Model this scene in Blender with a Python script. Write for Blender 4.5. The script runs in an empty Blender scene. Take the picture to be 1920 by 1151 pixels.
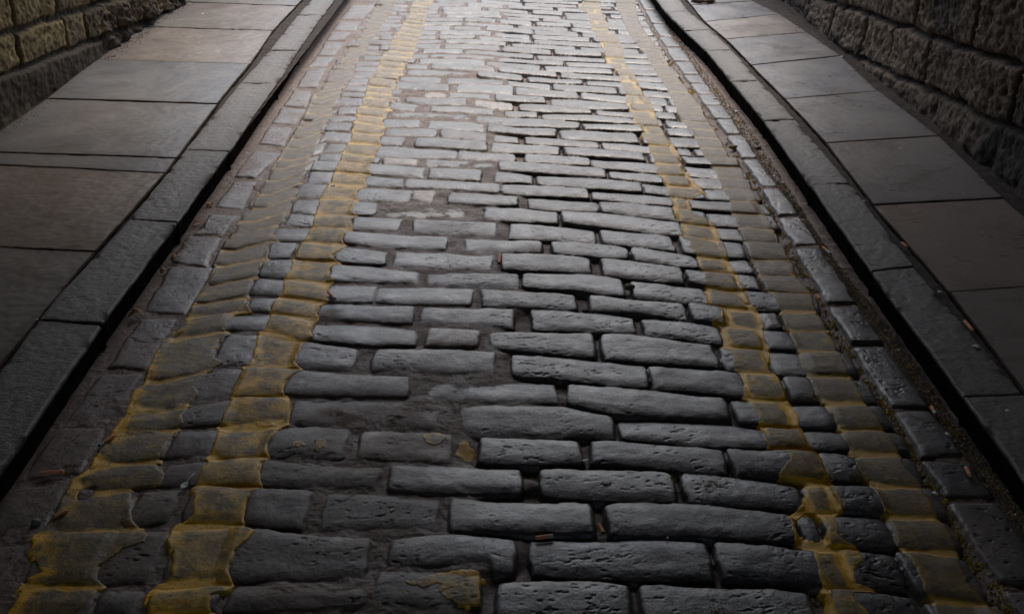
import bpy, bmesh, math, random
import numpy as np
random.seed(7)
rs = np.random.RandomState(11)
sc = bpy.context.scene

# ------------------------------------------------------------------ camera
CAM_H, F_PX = 1.3, 2071.0
TH = math.atan(991.5 / F_PX)
CT, ST = math.cos(TH), math.sin(TH)
cam = bpy.data.cameras.new("camera")
camo = bpy.data.objects.new("camera", cam)
sc.collection.objects.link(camo)
camo.location = (0, 0, CAM_H)
camo.rotation_euler = (math.pi / 2 - TH, 0, 0)
cam.sensor_width = 36
cam.lens = 36 * F_PX / 1920
cam.clip_start = 0.05
cam.clip_end = 200
sc.camera = camo

# ------------------------------------------------------------------ sky and sun
SUN_EL, SUN_AZ = math.radians(54), math.radians(8)      # azimuth measured from +Y towards +X
w = bpy.data.worlds.new("World")
sc.world = w
w.use_nodes = True
nt = w.node_tree
sky = nt.nodes.new("ShaderNodeTexSky")
sky.sky_type = 'NISHITA'
sky.sun_disc = False
sky.sun_elevation = SUN_EL
sky.sun_rotation = SUN_AZ
sky.dust_density = 3.4
sky.ozone_density = 1.0
sky.air_density = 1.2
nt.links.new(sky.outputs[0], nt.nodes["Background"].inputs[0])
nt.nodes["Background"].inputs[1].default_value = 0.15
sun = bpy.data.lights.new("sun", 'SUN')
sun.energy = 0.72
sun.angle = math.radians(26)
sun.color = (1, 0.97, 0.93)
suno = bpy.data.objects.new("sun", sun)
sc.collection.objects.link(suno)
suno.rotation_euler = (-(math.pi / 2 - SUN_EL), 0, -SUN_AZ)
suno.location = (0, 6, 8)
sc.view_settings.view_transform = 'Standard'
sc.view_settings.look = 'None'
sc.view_settings.gamma = 1
sc.view_settings.exposure = 0.94

# ------------------------------------------------------------------ survey helpers: photo points -> places on the ground or on a wall
E_K = 0.068                                              # kerb and pavement height


def ray(x, y):
    a = (x - 960) / F_PX
    b = -(y - 575.5) / F_PX
    return a, CT + b * ST, -ST + b * CT


def G(x, y, z=0.0):
    r = ray(x, y)
    t = (z - CAM_H) / r[2]
    return r[0] * t, r[1] * t


def W(x, y, X):
    r = ray(x, y)
    t = X / r[0]
    return r[1] * t, CAM_H + r[2] * t


# ------------------------------------------------------------------ noise
_tab = rs.rand(256, 256)


def vn(x, y, s=0):
    xi = np.floor(x).astype(np.int64)
    yi = np.floor(y).astype(np.int64)
    fx, fy = x - xi, y - yi
    fx = fx * fx * (3 - 2 * fx)
    fy = fy * fy * (3 - 2 * fy)
    a, b = (xi + 37 * s) & 255, (yi + 91 * s) & 255
    a1, b1 = (a + 1) & 255, (b + 1) & 255
    return ((_tab[a, b] * (1 - fx) + _tab[a1, b] * fx) * (1 - fy) + (_tab[a, b1] * (1 - fx) + _tab[a1, b1] * fx) * fy) * 2 - 1


def fbm(x, y, f, o=3, s=0, g=0.5):
    v, a, n = 0, 1.0, 0
    ca, sa = 0.8, 0.6
    for i in range(o):
        v = v + a * vn((x * ca - y * sa) * f + 17.3 * i, (x * sa + y * ca) * f + 5.1 * i, s + i)
        n += a
        a *= g
        f *= 2.03
    return v / n * 1.4


def ss(a, b, x):
    t = np.clip((x - a) / (b - a), 0, 1)
    return t * t * (3 - 2 * t)


# ------------------------------------------------------------------ mesh and object helpers
COL = sc.collection


def tag(o, label=None, cat=None, group=None, kind=None):
    if label: o["label"] = label
    if cat: o["category"] = cat
    if group: o["group"] = group
    if kind: o["kind"] = kind
    return o


def link(name, me, parent=None, mat=None):
    o = bpy.data.objects.new(name, me)
    COL.objects.link(o)
    if mat is not None and me is not None:
        me.materials.clear()
        me.materials.append(mat)
    if parent is not None:
        o.parent = parent
    return o


def mesh_np(name, co, quads, attrs=None, smooth=True):
    me = bpy.data.meshes.new(name)
    co = np.ascontiguousarray(co, dtype=np.float32)
    quads = np.ascontiguousarray(quads, dtype=np.int32)
    me.vertices.add(len(co))
    me.vertices.foreach_set("co", co.ravel())
    me.loops.add(quads.size)
    me.loops.foreach_set("vertex_index", quads.ravel())
    me.polygons.add(len(quads))
    me.polygons.foreach_set("loop_start", np.arange(0, quads.size, quads.shape[1], dtype=np.int32))
    me.polygons.foreach_set("loop_total", np.full(len(quads), quads.shape[1], dtype=np.int32))
    me.polygons.foreach_set("use_smooth", np.full(len(quads), smooth, dtype=bool))
    for k, v in (attrs or {}).items():
        at = me.color_attributes.new(k, 'FLOAT_COLOR', 'POINT')
        at.data.foreach_set("color", np.ascontiguousarray(v, dtype=np.float32).ravel())
    me.update(calc_edges=True)
    me.validate()
    return me


def grid_quads(nr, nc, flip=False):
    i = np.arange(nr * nc).reshape(nr, nc)
    q = np.stack([i[:-1, :-1], i[:-1, 1:], i[1:, 1:], i[1:, :-1]], -1).reshape(-1, 4)
    return q[:, ::-1] if flip else q


# ------------------------------------------------------------------ materials
class NT:
    def __init__(s, name):
        s.m = bpy.data.materials.new(name)
        s.m.use_nodes = True
        s.t = s.m.node_tree
        s.b = s.t.nodes["Principled BSDF"]

    def n(s, typ, **kw):
        x = s.t.nodes.new(typ)
        for k, v in kw.items():
            setattr(x, k, v)
        return x

    def put(s, sock, v):
        if v is None: return
        if isinstance(v, bpy.types.NodeSocket):
            s.t.links.new(v, sock)
        else:
            sock.default_value = v if not isinstance(v, tuple) or len(v) != 3 or sock.type != 'RGBA' else (*v, 1)

    def noise(s, scale, detail=3, vec=None, rough=0.55, out='Fac', dist=0.0):
        x = s.n("ShaderNodeTexNoise")
        x.inputs['Scale'].default_value = scale
        x.inputs['Detail'].default_value = detail
        x.inputs['Roughness'].default_value = rough
        x.inputs['Distortion'].default_value = dist
        s.put(x.inputs['Vector'], vec if vec is not None else s.obj())
        return x.outputs[out]

    def obj(s, scale=None):
        if not hasattr(s, 'tc'):
            s.tc = s.n("ShaderNodeTexCoord")
            oi = s.n("ShaderNodeObjectInfo")
            s.add = s.n("ShaderNodeVectorMath", operation='ADD')
            s.t.links.new(s.tc.outputs['Object'], s.add.inputs[0])
            s.t.links.new(oi.outputs['Location'], s.add.inputs[1])
        v = s.add.outputs[0]
        if scale:
            m = s.n("ShaderNodeMapping")
            m.inputs['Scale'].default_value = scale
            s.put(m.inputs[0], v)
            v = m.outputs[0]
        return v

    def ramp(s, v, a, b, lo=0.0, hi=1.0):
        x = s.n("ShaderNodeMapRange")
        x.inputs[1].default_value = a
        x.inputs[2].default_value = b
        x.inputs[3].default_value = lo
        x.inputs[4].default_value = hi
        s.put(x.inputs[0], v)
        return x.outputs[0]

    def mix(s, f, a, b, mode='MIX'):
        x = s.n("ShaderNodeMix", data_type='RGBA', blend_type=mode)
        s.put(x.inputs[0], f)
        s.put(x.inputs[6], a)
        s.put(x.inputs[7], b)
        return x.outputs[2]

    def math(s, op, a, b=None):
        x = s.n("ShaderNodeMath", operation=op)
        s.put(x.inputs[0], a)
        if b is not None: s.put(x.inputs[1], b)
        return x.outputs[0]

    def attr(s, name):
        x = s.n("ShaderNodeAttribute", attribute_name=name)
        sp = s.n("ShaderNodeSeparateColor")
        s.put(sp.inputs[0], x.outputs['Color'])
        return sp.outputs[0], sp.outputs[1], sp.outputs[2], x.outputs['Alpha']

    def bump(s, h, strength, dist, normal=None):
        x = s.n("ShaderNodeBump")
        x.inputs['Strength'].default_value = strength
        x.inputs['Distance'].default_value = dist
        s.put(x.inputs['Height'], h)
        if normal is not None: s.put(x.inputs['Normal'], normal)
        return x.outputs[0]

    def out(s, col=None, rough=None, normal=None, spec=None):
        s.put(s.b.inputs['Base Color'], col)
        s.put(s.b.inputs['Roughness'], rough)
        s.put(s.b.inputs['Normal'], normal)
        s.put(s.b.inputs['Specular IOR Level'], spec)
        return s.m


def mat_road():
    s = NT("setts_and_mortar")
    r, g, b, a = s.attr("mask")              # r sett, g tone, b tan stone, a pits
    fine = s.noise(420, 3)
    mid = s.noise(70, 4)
    big = s.noise(9, 4, rough=0.6)
    c1 = s.mix(g, (0.020, 0.020, 0.021), (0.072, 0.071, 0.073))
    warmk = s.ramp(s.math('FRACT', s.math('MULTIPLY', g, 7.31)), 0.55, 1.0, 0, 0.8)
    c1 = s.mix(warmk, c1, (0.060, 0.048, 0.042))
    c1 = s.mix(s.ramp(mid, 0.35, 0.75), c1, s.mix(g, (0.042, 0.042, 0.046), (0.066, 0.067, 0.072)))
    c1 = s.mix(s.ramp(s.noise(230, 2), 0.57, 0.68, 0, 0.65), c1, (0.18, 0.175, 0.17))
    c1 = s.mix(s.ramp(s.noise(300, 2), 0.40, 0.30, 0, 0.7), c1, (0.014, 0.014, 0.016))
    tan = s.mix(s.ramp(mid, 0.4, 0.65), (0.34, 0.25, 0.15), (0.17, 0.11, 0.09))
    c1 = s.mix(s.math('MULTIPLY', b, s.ramp(s.noise(35, 3), 0.38, 0.52)), c1, tan)
    blot = s.noise(130, 4, rough=0.7)
    c1 = s.mix(s.ramp(blot, 0.54, 0.66, 0, 0.55), c1, (0.020, 0.020, 0.022))
    c1 = s.mix(s.ramp(blot, 0.46, 0.34, 0, 0.5), c1, (0.12, 0.118, 0.118))
    film = s.math('MULTIPLY', s.ramp(big, 0.52, 0.74, 0, 0.6), s.ramp(mid, 0.3, 0.6))
    c1 = s.mix(film, c1, (0.085, 0.060, 0.050))
    mort = s.mix(s.ramp(mid, 0.3, 0.7), (0.100, 0.066, 0.052), (0.190, 0.132, 0.102))
    mort = s.mix(s.ramp(fine, 0.56, 0.70, 0, 0.7), mort, (0.23, 0.19, 0.16))
    mort = s.mix(s.ramp(fine, 0.42, 0.32, 0, 0.5), mort, (0.035, 0.026, 0.022))
    col = s.mix(r, mort, c1)
    col = s.mix(a, col, (0.012, 0.010, 0.009))
    rough = s.ramp(s.math('ADD', s.math('MULTIPLY', mid, 0.6), s.math('MULTIPLY', g, 0.4)), 0.2, 0.8, 0.45, 0.33)
    rough = s.math('SUBTRACT', rough, s.ramp(s.noise(14, 4, rough=0.7), 0.48, 0.62, 0, 0.10))
    rough = s.math('ADD', rough, s.math('MULTIPLY', s.math('SUBTRACT', 1.0, r), 0.33))
    rough = s.math('ADD', rough, s.math('MULTIPLY', film, 0.25))
    nrm = s.bump(fine, 0.4, 0.0012)
    nrm = s.bump(blot, 0.45, 0.0022, nrm)
    nrm = s.bump(mid, 0.16, 0.003, nrm)
    return s.out(col, rough, nrm, 0.5)


def mat_paint():
    s = NT("worn_yellow_paint")
    r, g, b, a = s.attr("mask")              # r: fresh (in joints and edges), g tone
    mid = s.noise(60, 4)
    fine = s.noise(380, 3)
    brush = s.noise(1.0, 3, s.obj((260, 14, 14)))
    f = s.math('ADD', r, s.ramp(s.noise(24, 4, rough=0.65), 0.35, 0.70, -0.15, 0.42))
    worn = s.mix(s.ramp(mid, 0.35, 0.7), (0.17, 0.115, 0.026), (0.40, 0.262, 0.050))
    worn = s.mix(s.ramp(s.noise(150, 4, rough=0.7), 0.50, 0.64, 0, 0.7), worn, (0.085, 0.064, 0.030))
    worn = s.mix(s.ramp(brush, 0.45, 0.65, 0, 0.35), worn, (0.075, 0.060, 0.034))
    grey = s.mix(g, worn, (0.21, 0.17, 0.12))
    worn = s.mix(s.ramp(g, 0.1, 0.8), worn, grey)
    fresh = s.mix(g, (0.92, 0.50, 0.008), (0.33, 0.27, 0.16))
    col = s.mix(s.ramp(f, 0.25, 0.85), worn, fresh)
    col = s.mix(s.ramp(fine, 0.60, 0.74, 0, 0.5), col, (0.10, 0.07, 0.03))
    col = s.mix(s.math('MULTIPLY', b, 1.0), col, (0.05, 0.035, 0.02))
    col = s.mix(s.math('MULTIPLY', s.ramp(a, 0.1, 0.8, 0.75, 0), s.ramp(g, 0.0, 0.45, 0.40, 1.15)), col, s.mix(0.25, (0.085, 0.063, 0.044), col))
    thin = s.math('MULTIPLY', s.ramp(s.noise(30, 6, rough=0.75), 0.46, 0.58, 0, 0.85), s.ramp(f, 0.65, 0.2))
    col = s.mix(s.math('MULTIPLY', thin, s.ramp(a, 0.0, 1.0, 1.0, 0.25)), col, (0.050, 0.048, 0.046))
    nrm = s.bump(fine, 0.3, 0.001)
    nrm = s.bump(s.noise(140, 4, rough=0.7), 0.6, 0.002, nrm)
    nrm = s.bump(mid, 0.4, 0.003, nrm)
    return s.out(col, 0.55, nrm, 0.4)


def mat_flag(name, base, warm, ref_lo=0.4, ref_hi=0.6, grain=0.3):
    s = NT(name)
    r, g, b, a = s.attr("mask")              # g: warm/cool tone
    big = s.noise(5, 5, rough=0.6, dist=0.4)
    mid = s.noise(38, 4)
    fine = s.noise(240, 3, rough=0.7)
    c = s.mix(g, base, warm)
    c = s.mix(s.ramp(big, 0.46, 0.72), c, s.mix(0.35, c, warm))
    c = s.mix(s.ramp(mid, 0.5, 0.75, 0, 0.35), c, tuple(x * 0.6 for x in base))
    c = s.mix(s.ramp(fine, 0.56, 0.70, 0, 0.5), c, tuple(x * 2.0 for x in base))
    c = s.mix(s.ramp(s.noise(170, 3), 0.58, 0.68, 0, 0.5), c, tuple(x * 0.45 for x in warm))
    c = s.mix(s.ramp(fine, 0.40, 0.27, 0, 0.5), c, tuple(x * 0.4 for x in base))
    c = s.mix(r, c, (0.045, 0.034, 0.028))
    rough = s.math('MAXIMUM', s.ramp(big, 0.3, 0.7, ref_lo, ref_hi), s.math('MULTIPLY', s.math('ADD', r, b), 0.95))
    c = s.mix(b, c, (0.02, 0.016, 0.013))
    st = s.ramp(s.noise(8, 5, rough=0.7), 0.48, 0.74, 0, 0.75)
    c = s.mix(st, c, tuple(x * 0.45 for x in warm))
    nrm = s.bump(fine, grain, 0.0012)
    nrm = s.bump(mid, 0.25, 0.003, nrm)
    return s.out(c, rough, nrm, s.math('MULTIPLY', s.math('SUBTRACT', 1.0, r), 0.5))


def mat_kerb():
    s = NT("granite_kerb")
    r, g, b, a = s.attr("mask")
    t = s.noise(1.0, 4, s.obj((60, 150, 60)), rough=0.7)
    fine = s.noise(420, 3)
    c = s.mix(s.ramp(t, 0.35, 0.65), (0.066, 0.061, 0.057), (0.150, 0.141, 0.133))
    c = s.mix(g, c, (0.085, 0.078, 0.072))
    c = s.mix(s.ramp(fine, 0.6, 0.72, 0, 0.5), c, (0.20, 0.19, 0.185))
    c = s.mix(s.ramp(fine, 0.40, 0.3, 0, 0.6), c, (0.03, 0.028, 0.027))
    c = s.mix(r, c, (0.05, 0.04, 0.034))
    c = s.mix(b, c, (0.012, 0.010, 0.009))  # kerb side faces near black: their shade is put into the colour
    nrm = s.bump(fine, 0.4, 0.0015)
    nrm = s.bump(t, 0.9, 0.005, nrm)
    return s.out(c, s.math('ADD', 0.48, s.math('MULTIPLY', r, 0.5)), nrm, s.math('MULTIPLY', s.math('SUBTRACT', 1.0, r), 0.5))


def mat_wall(name, c1, c2, c3, dark):
    s = NT(name)
    r, g, b, a = s.attr("mask")              # r joint, g stone tone, b soot
    mid = s.noise(30, 5, rough=0.65)
    fine = s.noise(220, 3)
    big = s.noise(3.5, 4)
    c = s.mix(g, c1, c2)
    c = s.mix(s.ramp(mid, 0.42, 0.66), c, c3)
    c = s.mix(s.ramp(fine, 0.56, 0.72, 0, 0.5), c, dark)
    c = s.mix(s.ramp(big, 0.5, 0.7, 0, 0.6), c, s.mix(0.5, c, dark))
    c = s.mix(b, c, (0.035, 0.028, 0.024))
    c = s.mix(r, c, dark)
    nrm = s.bump(fine, 0.5, 0.002)
    nrm = s.bump(mid, 0.7, 0.010, nrm)
    return s.out(c, 0.88, nrm, 0.25)


def mat_plain(name, col, rough=0.7, var=0.3, scale=60, attr=False):
    s = NT(name)
    n = s.noise(scale, 3)
    if attr:
        x = s.n("ShaderNodeAttribute", attribute_name="tint")
        c = s.mix(s.ramp(n, 0.35, 0.65), x.outputs['Color'], s.mix(0.4, x.outputs['Color'], (0.02, 0.015, 0.01)))
    else:
        c = s.mix(s.ramp(n, 0.35, 0.65), col, tuple(x * (1 - var) for x in col))
    return s.out(c, rough, s.bump(n, 0.3, 0.002), 0.4)


M_ROAD, M_PAINT, M_KERB = mat_road(), mat_paint(), mat_kerb()
M_FLAG_L = mat_flag("flagstone_left", (0.135, 0.148, 0.158), (0.225, 0.175, 0.138), 0.30, 0.44)
M_FLAG_R = mat_flag("flagstone_right", (0.185, 0.202, 0.225), (0.27, 0.22, 0.185), 0.24, 0.36)
M_BED = mat_plain("gritty_dirt", (0.045, 0.034, 0.027), 0.95, 0.5, 90)
M_WALL_R = mat_wall("dark_rubble_stone", (0.155, 0.115, 0.088), (0.235, 0.18, 0.125), (0.085, 0.062, 0.048), (0.022, 0.016, 0.012))
M_WALL_L = mat_wall("ochre_ashlar_stone", (0.19, 0.145, 0.065), (0.25, 0.185, 0.085), (0.10, 0.072, 0.035), (0.035, 0.026, 0.016))
M_TINT = mat_plain("tinted_bits", (1, 1, 1), 0.85, attr=True, scale=250)

# ------------------------------------------------------------------ traced paving data (points of the photo, turned into metres by G)
# each course: lower bed joint, then the stones (left end, right end) along it
ROWS = [
 ([(100,1232),(700,1228),(950,1250),(1200,1258),(1850,1290)], [(300,480),(500,760),(790,1060),(1085,1380),(1400,1660),(1700,1900)]),
 ([(100,1160),(400,1150),(700,1140),(905,1146),(925,1168),(1200,1175),(1540,1182),(1750,1190),(1900,1200)],
  [(180,260),(275,410),(425,685),(697,905),(927,1186),(1202,1528),(1560,1735),(1745,1850)]),
 ([(150,1100),(430,1095),(690,1092),(715,1062),(915,1066),(925,1083),(1000,1082),(1335,1092),(1540,1098),(1700,1115),(1850,1130)],
  [(190,300),(315,418),(425,693),(727,970),(993,1335),(1343,1585),(1592,1690),(1700,1830)]),
 ([(100,1000),(310,985),(430,984),(600,1000),(820,999),(1000,1004),(1300,1008),(1500,1022),(1690,1030),(1850,1040)],
  [(245,328),(345,452),(458,583),(600,822),(843,1115),(1135,1492),(1500,1540),(1545,1668),(1675,1790)]),
 ([(150,925),(340,912),(480,912),(700,920),(870,927),(1000,935),(1270,942),(1490,958),(1670,965),(1830,975)],
  [(300,385),(395,480),(487,712),(728,980),(1013,1262),(1282,1505),(1512,1560),(1565,1650),(1657,1765)]),
 ([(200,870),(400,860),(500,858),(700,866),(890,871),(1100,874),(1262,882),(1370,892),(1480,900),(1620,908),(1760,915)],
  [(320,405),(415,490),(500,652),(672,850),(898,1090),(1107,1362),(1370,1540),(1545,1610),(1618,1720)]),
 ([(250,810),(400,800),(500,796),(650,800),(860,812),(900,817),(1150,822),(1300,834),(1435,841),(1520,844),(1600,848),(1740,852)],
  [(330,430),(440,530),(545,822),(862,1148),(1163,1435),(1440,1508),(1515,1590),(1597,1700)]),
 ([(300,770),(450,745),(540,742),(780,748),(860,753),(1050,757),(1163,778),(1370,790),(1480,800),(1580,804),(1700,805)],
  [(350,440),(450,530),(537,768),(805,1045),(1062,1368),(1378,1475),(1482,1562),(1570,1670)]),
 ([(300,715),(430,688),(560,690),(600,694),(690,700),(800,700),(950,704),(1050,712),(1215,728),(1375,742),(1480,750),(1560,755),(1690,757)],
  [(405,480),(484,552),(555,665),(700,930),(962,1212),(1222,1395),(1400,1470),(1475,1532),(1540,1640)]),
 ([(300,640),(380,628),(430,620),(500,622),(560,640),(690,651),(800,651),(920,653),(1115,673),(1345,691),(1445,700),(1520,704),(1640,706)],
  [(420,503),(510,578),(583,780),(800,900),(920,1115),(1127,1347),(1352,1440),(1445,1513),(1520,1600)]),
 ([(340,600),(430,586),(505,586),(590,600),(780,611),(900,615),(965,616),(1115,622),(1192,624),(1347,643),(1430,653),(1490,657),(1600,660)],
  [(465,515),(522,590),(595,777),(785,965),(997,1192),(1202,1355),(1361,1428),(1432,1490),(1497,1570)]),
 ([(380,570),(465,556),(520,556),(600,566),(777,571),(965,576),(1000,578),(1190,590),(1285,600),(1430,616),(1470,617),(1560,620)],
  [(475,533),(540,606),(612,703),(706,886),(900,1082),(1104,1285),(1295,1360),(1366,1420),(1425,1465),(1472,1550)]),
 ([(400,535),(475,520),(535,523),(615,530),(785,533),(970,541),(1085,547),(1185,560),(1325,570),(1400,580),(1540,586)],
  [(490,550),(556,616),(620,785),(801,970),(982,1170),(1185,1322),(1328,1398),(1403,1530)]),
 ([(420,500),(490,486),(555,487),(620,491),(730,500),(800,506),(940,508),(1110,513),(1185,523),(1320,536),(1385,544),(1520,550)],
  [(505,550),(556,628),(632,727),(737,925),(940,1108),(1129,1280),(1290,1378),(1382,1425),(1432,1500)]),
 ([(440,470),(505,452),(560,453),(632,458),(725,467),(840,469),(880,473),(1015,474),(1120,483),(1180,486),(1305,504),(1370,511),(1500,516)],
  [(513,583),(588,636),(642,840),(870,1015),(1035,1177),(1187,1305),(1311,1362),(1367,1410),(1418,1485)]),
 ([(460,440),(515,423),(585,425),(650,430),(760,437),(870,441),(935,446),(1040,449),(1120,453),(1260,470),(1350,484),(1480,488)],
  [(537,592),(598,655),(660,752),(775,932),(953,1118),(1126,1265),(1277,1347),(1352,1395),(1402,1465)]),
 ([(480,415),(535,399),(600,402),(665,404),(760,408),(940,414),(1050,419),(1120,425),(1280,441),(1350,451),(1460,456)],
  [(548,598),(604,657),(662,705),(720,872),(907,1047),(1054,1277),(1283,1340),(1345,1390),(1396,1450)]),
 ([(500,390),(548,371),(600,371),(665,374),(720,378),(830,381),(905,385),(980,388),(1050,394),(1125,397),(1265,414),(1340,424),(1440,430)],
  [(558,617),(624,662),(668,770),(772,816),(838,972),(987,1122),(1127,1265),(1270,1325),(1330,1432)]),
 ([(510,365),(558,344),(625,345),(680,348),(760,353),(840,356),(935,363),(985,366),(1105,373),(1265,388),(1335,397),(1430,402)],
  [(575,625),(632,680),(686,755),(760,936),(943,1103),(1108,1262),(1267,1288),(1293,1415)]),
 ([(525,340),(575,320),(630,322),(690,327),(770,333),(800,335),(905,341),(1005,345),(1105,353),(1205,361),(1300,373),(1410,378)],
  [(587,640),(646,682),(687,797),(803,903),(925,1000),(1007,1203),(1207,1318),(1323,1400)]),
 ([(540,315),(587,301),(640,303),(690,307),(790,312),(905,318),(1000,325),(1140,332),(1235,344),(1320,352),(1400,356)],
  [(600,640),(646,692),(697,711),(719,784),(798,923),(933,1137),(1142,1241),(1248,1294),(1298,1385)]),
 ([(550,300),(605,286),(645,287),(700,294),(780,297),(860,299),(930,301),(1000,306),(1105,312),(1225,324),(1310,332),(1390,335)],
  [(610,650),(656,700),(705,857),(858,966),(984,1105),(1111,1280),(1285,1375)]),
 ([(560,278),(610,265),(660,267),(710,271),(780,276),(915,284),(1050,290),(1205,302),(1300,310),(1380,313)],
  [(605,658),(664,708),(712,757),(778,914),(920,1048),(1057,1208),(1217,1275),(1280,1365)]),
 ([(570,260),(605,246),(665,248),(718,254),(820,258),(915,265),(985,270),(1120,277),(1230,287),(1300,292),(1370,295)],
  [(612,660),(666,718),(722,818),(825,913),(926,974),(983,1122),(1130,1264),(1269,1296),(1302,1358)]),
 ([(575,240),(612,228),(665,229),(722,238),(790,239),(905,248),(980,254),(1045,257),(1120,263),(1215,270),(1290,276),(1360,279)],
  [(620,668),(674,714),(718,788),(803,908),(915,1042),(1051,1196),(1205,1252),(1256,1350)]),
 ([(585,228),(620,214),(668,215),(722,221),(790,222),(885,226),(960,237),(1085,241),(1200,249),(1290,256),(1350,260)],
  [(634,672),(678,727),(733,885),(893,1087),(1093,1205),(1212,1246),(1250,1298),(1302,1340)]),
 ([(595,213),(635,199),(683,200),(735,206),(800,209),(885,212),(945,218),(1010,221),(1100,228),(1190,234),(1290,240),(1340,244)],
  [(636,683),(688,725),(730,781),(806,928),(945,1008),(1015,1186),(1192,1243),(1248,1330)]),
 ([(600,197),(640,181),(690,184),(750,190),(800,196),(870,198),(960,206),(1020,210),(1105,211),(1190,220),(1280,226),(1330,230)],
  [(640,690),(696,752),(760,876),(890,962),(973,1109),(1117,1222),(1228,1268),(1273,1320)]),
 ([(610,182),(645,171),(690,172),(752,180),(800,182),(875,183),(930,190),(1020,194),(1105,203),(1190,206),(1270,211),(1320,215)],
  [(643,690),(696,753),(797,838),(841,919),(930,1022),(1033,1177),(1183,1243),(1248,1310)]),
 ([(620,170),(655,160),(690,161),(745,166),(840,171),(920,174),(965,178),(1085,184),(1180,192),(1270,199),(1315,202)],
  [(655,690),(697,735),(742,843),(856,961),(968,1083),(1089,1195),(1200,1251),(1256,1300)]),
 ([(630,156),(655,146),(700,147),(755,152),(830,156),(945,159),(1030,168),(1150,176),(1260,184),(1305,187)],
  [(658,702),(707,746),(751,826),(837,945),(951,1032),(1038,1154),(1161,1203),(1206,1290)]),
 ([(640,142),(662,134),(712,135),(762,141),(825,143),(890,144),(978,152),(1095,158),(1165,163),(1250,170),(1300,173)],
  [(663,712),(718,757),(763,888),(895,979),(989,1091),(1100,1190),(1196,1283)]),
 ([(645,131),(668,123),(715,124),(760,129),(805,129),(925,135),(1042,145),(1160,150),(1250,156),(1295,158)],
  [(668,712),(718,756),(760,803),(809,926),(936,1043),(1053,1175),(1182,1275)]),
]
TOP_EDGE = [(650,121),(673,113),(718,114),(765,119),(880,121),(1005,132),(1128,138),(1240,143),(1290,146)]
GL = [(725,-30),(705,5),(675,45),(640,100),(612,140),(583,190),(555,250),(520,300),(488,345),(450,400),(415,470),(380,540),(325,610),(285,690),(225,790),(150,900),(70,1020),(10,1120),(-60,1230)]
RL = [(1180,-30),(1195,0),(1232,68),(1260,115),(1320,200),(1360,254),(1388,299),(1425,354),(1455,408),(1487,465),(1547,573),(1590,645),(1665,765),(1765,925),(1880,1120),(1950,1230)]
RR = [(1228,-30),(1238,0),(1258,60),(1290,100),(1320,145),(1365,205),(1418,285),(1460,345),(1505,405),(1548,470),(1605,560),(1660,640),(1730,740),(1800,835),(1910,985),(2010,1120),(2090,1230)]
RJ = [-30, 0, 19, 45, 68, 88, 115, 140, 156, 176, 197, 223, 252, 297, 352, 405, 461, 571, 645, 767, 860, 934, 1100, 1240]
LBLK = [((657,10),(705,8),(682,36),(636,37)), ((635,40),(678,40),(668,57),(622,57)), ((618,60),(662,60),(645,76),(612,76)), ((608,80),(645,80),(628,104),(594,104)),
        ((592,107),(628,107),(613,124),(576,124)), ((572,133),(612,128),(596,165),(556,164)), ((550,170),(588,172),(573,202),(530,199)), ((527,203),(575,204),(556,233),(508,231)),
        ((503,239),(550,240),(534,275),(484,270)), ((475,282),(530,286),(480,335),(440,332)), ((437,340),(482,340),(455,392),(400,388)), ((395,402),(450,405),(415,440),(360,440)),
        ((348,442),(415,445),(388,500),(318,492)), ((318,500),(400,503),(350,590),(268,583)), ((262,597),(335,596),(272,692),(200,690)),
        ((188,702),(266,700),(215,788),(118,790)), ((108,806),(203,800),(150,888),(38,900)), ((18,915),(133,905),(78,1000),(-70,1010)), ((-90,1025),(60,1020),(-10,1110),(-180,1115))]



def poly_w(pts, z=0.0):
    p = np.array([G(x, y, z) for x, y in pts])
    return p[np.argsort(p[:, 0])]


# ------------------------------------------------------------------ road height field
DX = 0.0024
xs = np.arange(-1.13, 1.10, DX)
ys = [1.18]
while ys[-1] < 9.2:
    ys.append(ys[-1] + min(0.0021 * (max(ys[-1], 1.4) / 1.4) ** 0.75, 0.0072))
ys = np.array(ys)
NX, NY = len(xs), len(ys)
X, Y = np.meshgrid(xs, ys)
wx = fbm(X, Y, 14, 2, 3) * 0.0050 + fbm(X, Y, 60, 3, 5) * 0.0016
wy = fbm(X, Y, 9, 2, 9) * 0.0052 + fbm(X, Y, 34, 4, 7, .6) * 0.0034

# mortar fill: full on the left, open deep joints on the right
ml = np.array([G(x, y)for x, y in [(955,-120),(950,60),(945,250),(965,330),(965,400),(950,500),(1000,560),(960,620),(955,680),(1050,745),(880,800),(880,860),(1000,905),(860,950),(960,1010),(905,1100),(900,1250)]])
o = np.argsort(ml[:, 1])
mx = np.interp(ys, ml[o, 1], ml[o, 0])[:, None]
FILL = 1 - ss(-0.03, 0.04, X - mx + fbm(X, Y, 9, 2, 21) * 0.05)
FILL = np.maximum(FILL, 0)

SD = np.full((NY, NX), -1.0)
TONE = np.zeros((NY, NX))
TOPZ = np.zeros((NY, NX))
TANM = np.zeros((NY, NX))
RND = np.full((NY, NX), 0.012)
DYB = np.full((NY, NX), 0.01)                            # distance to the bed joints only


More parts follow.
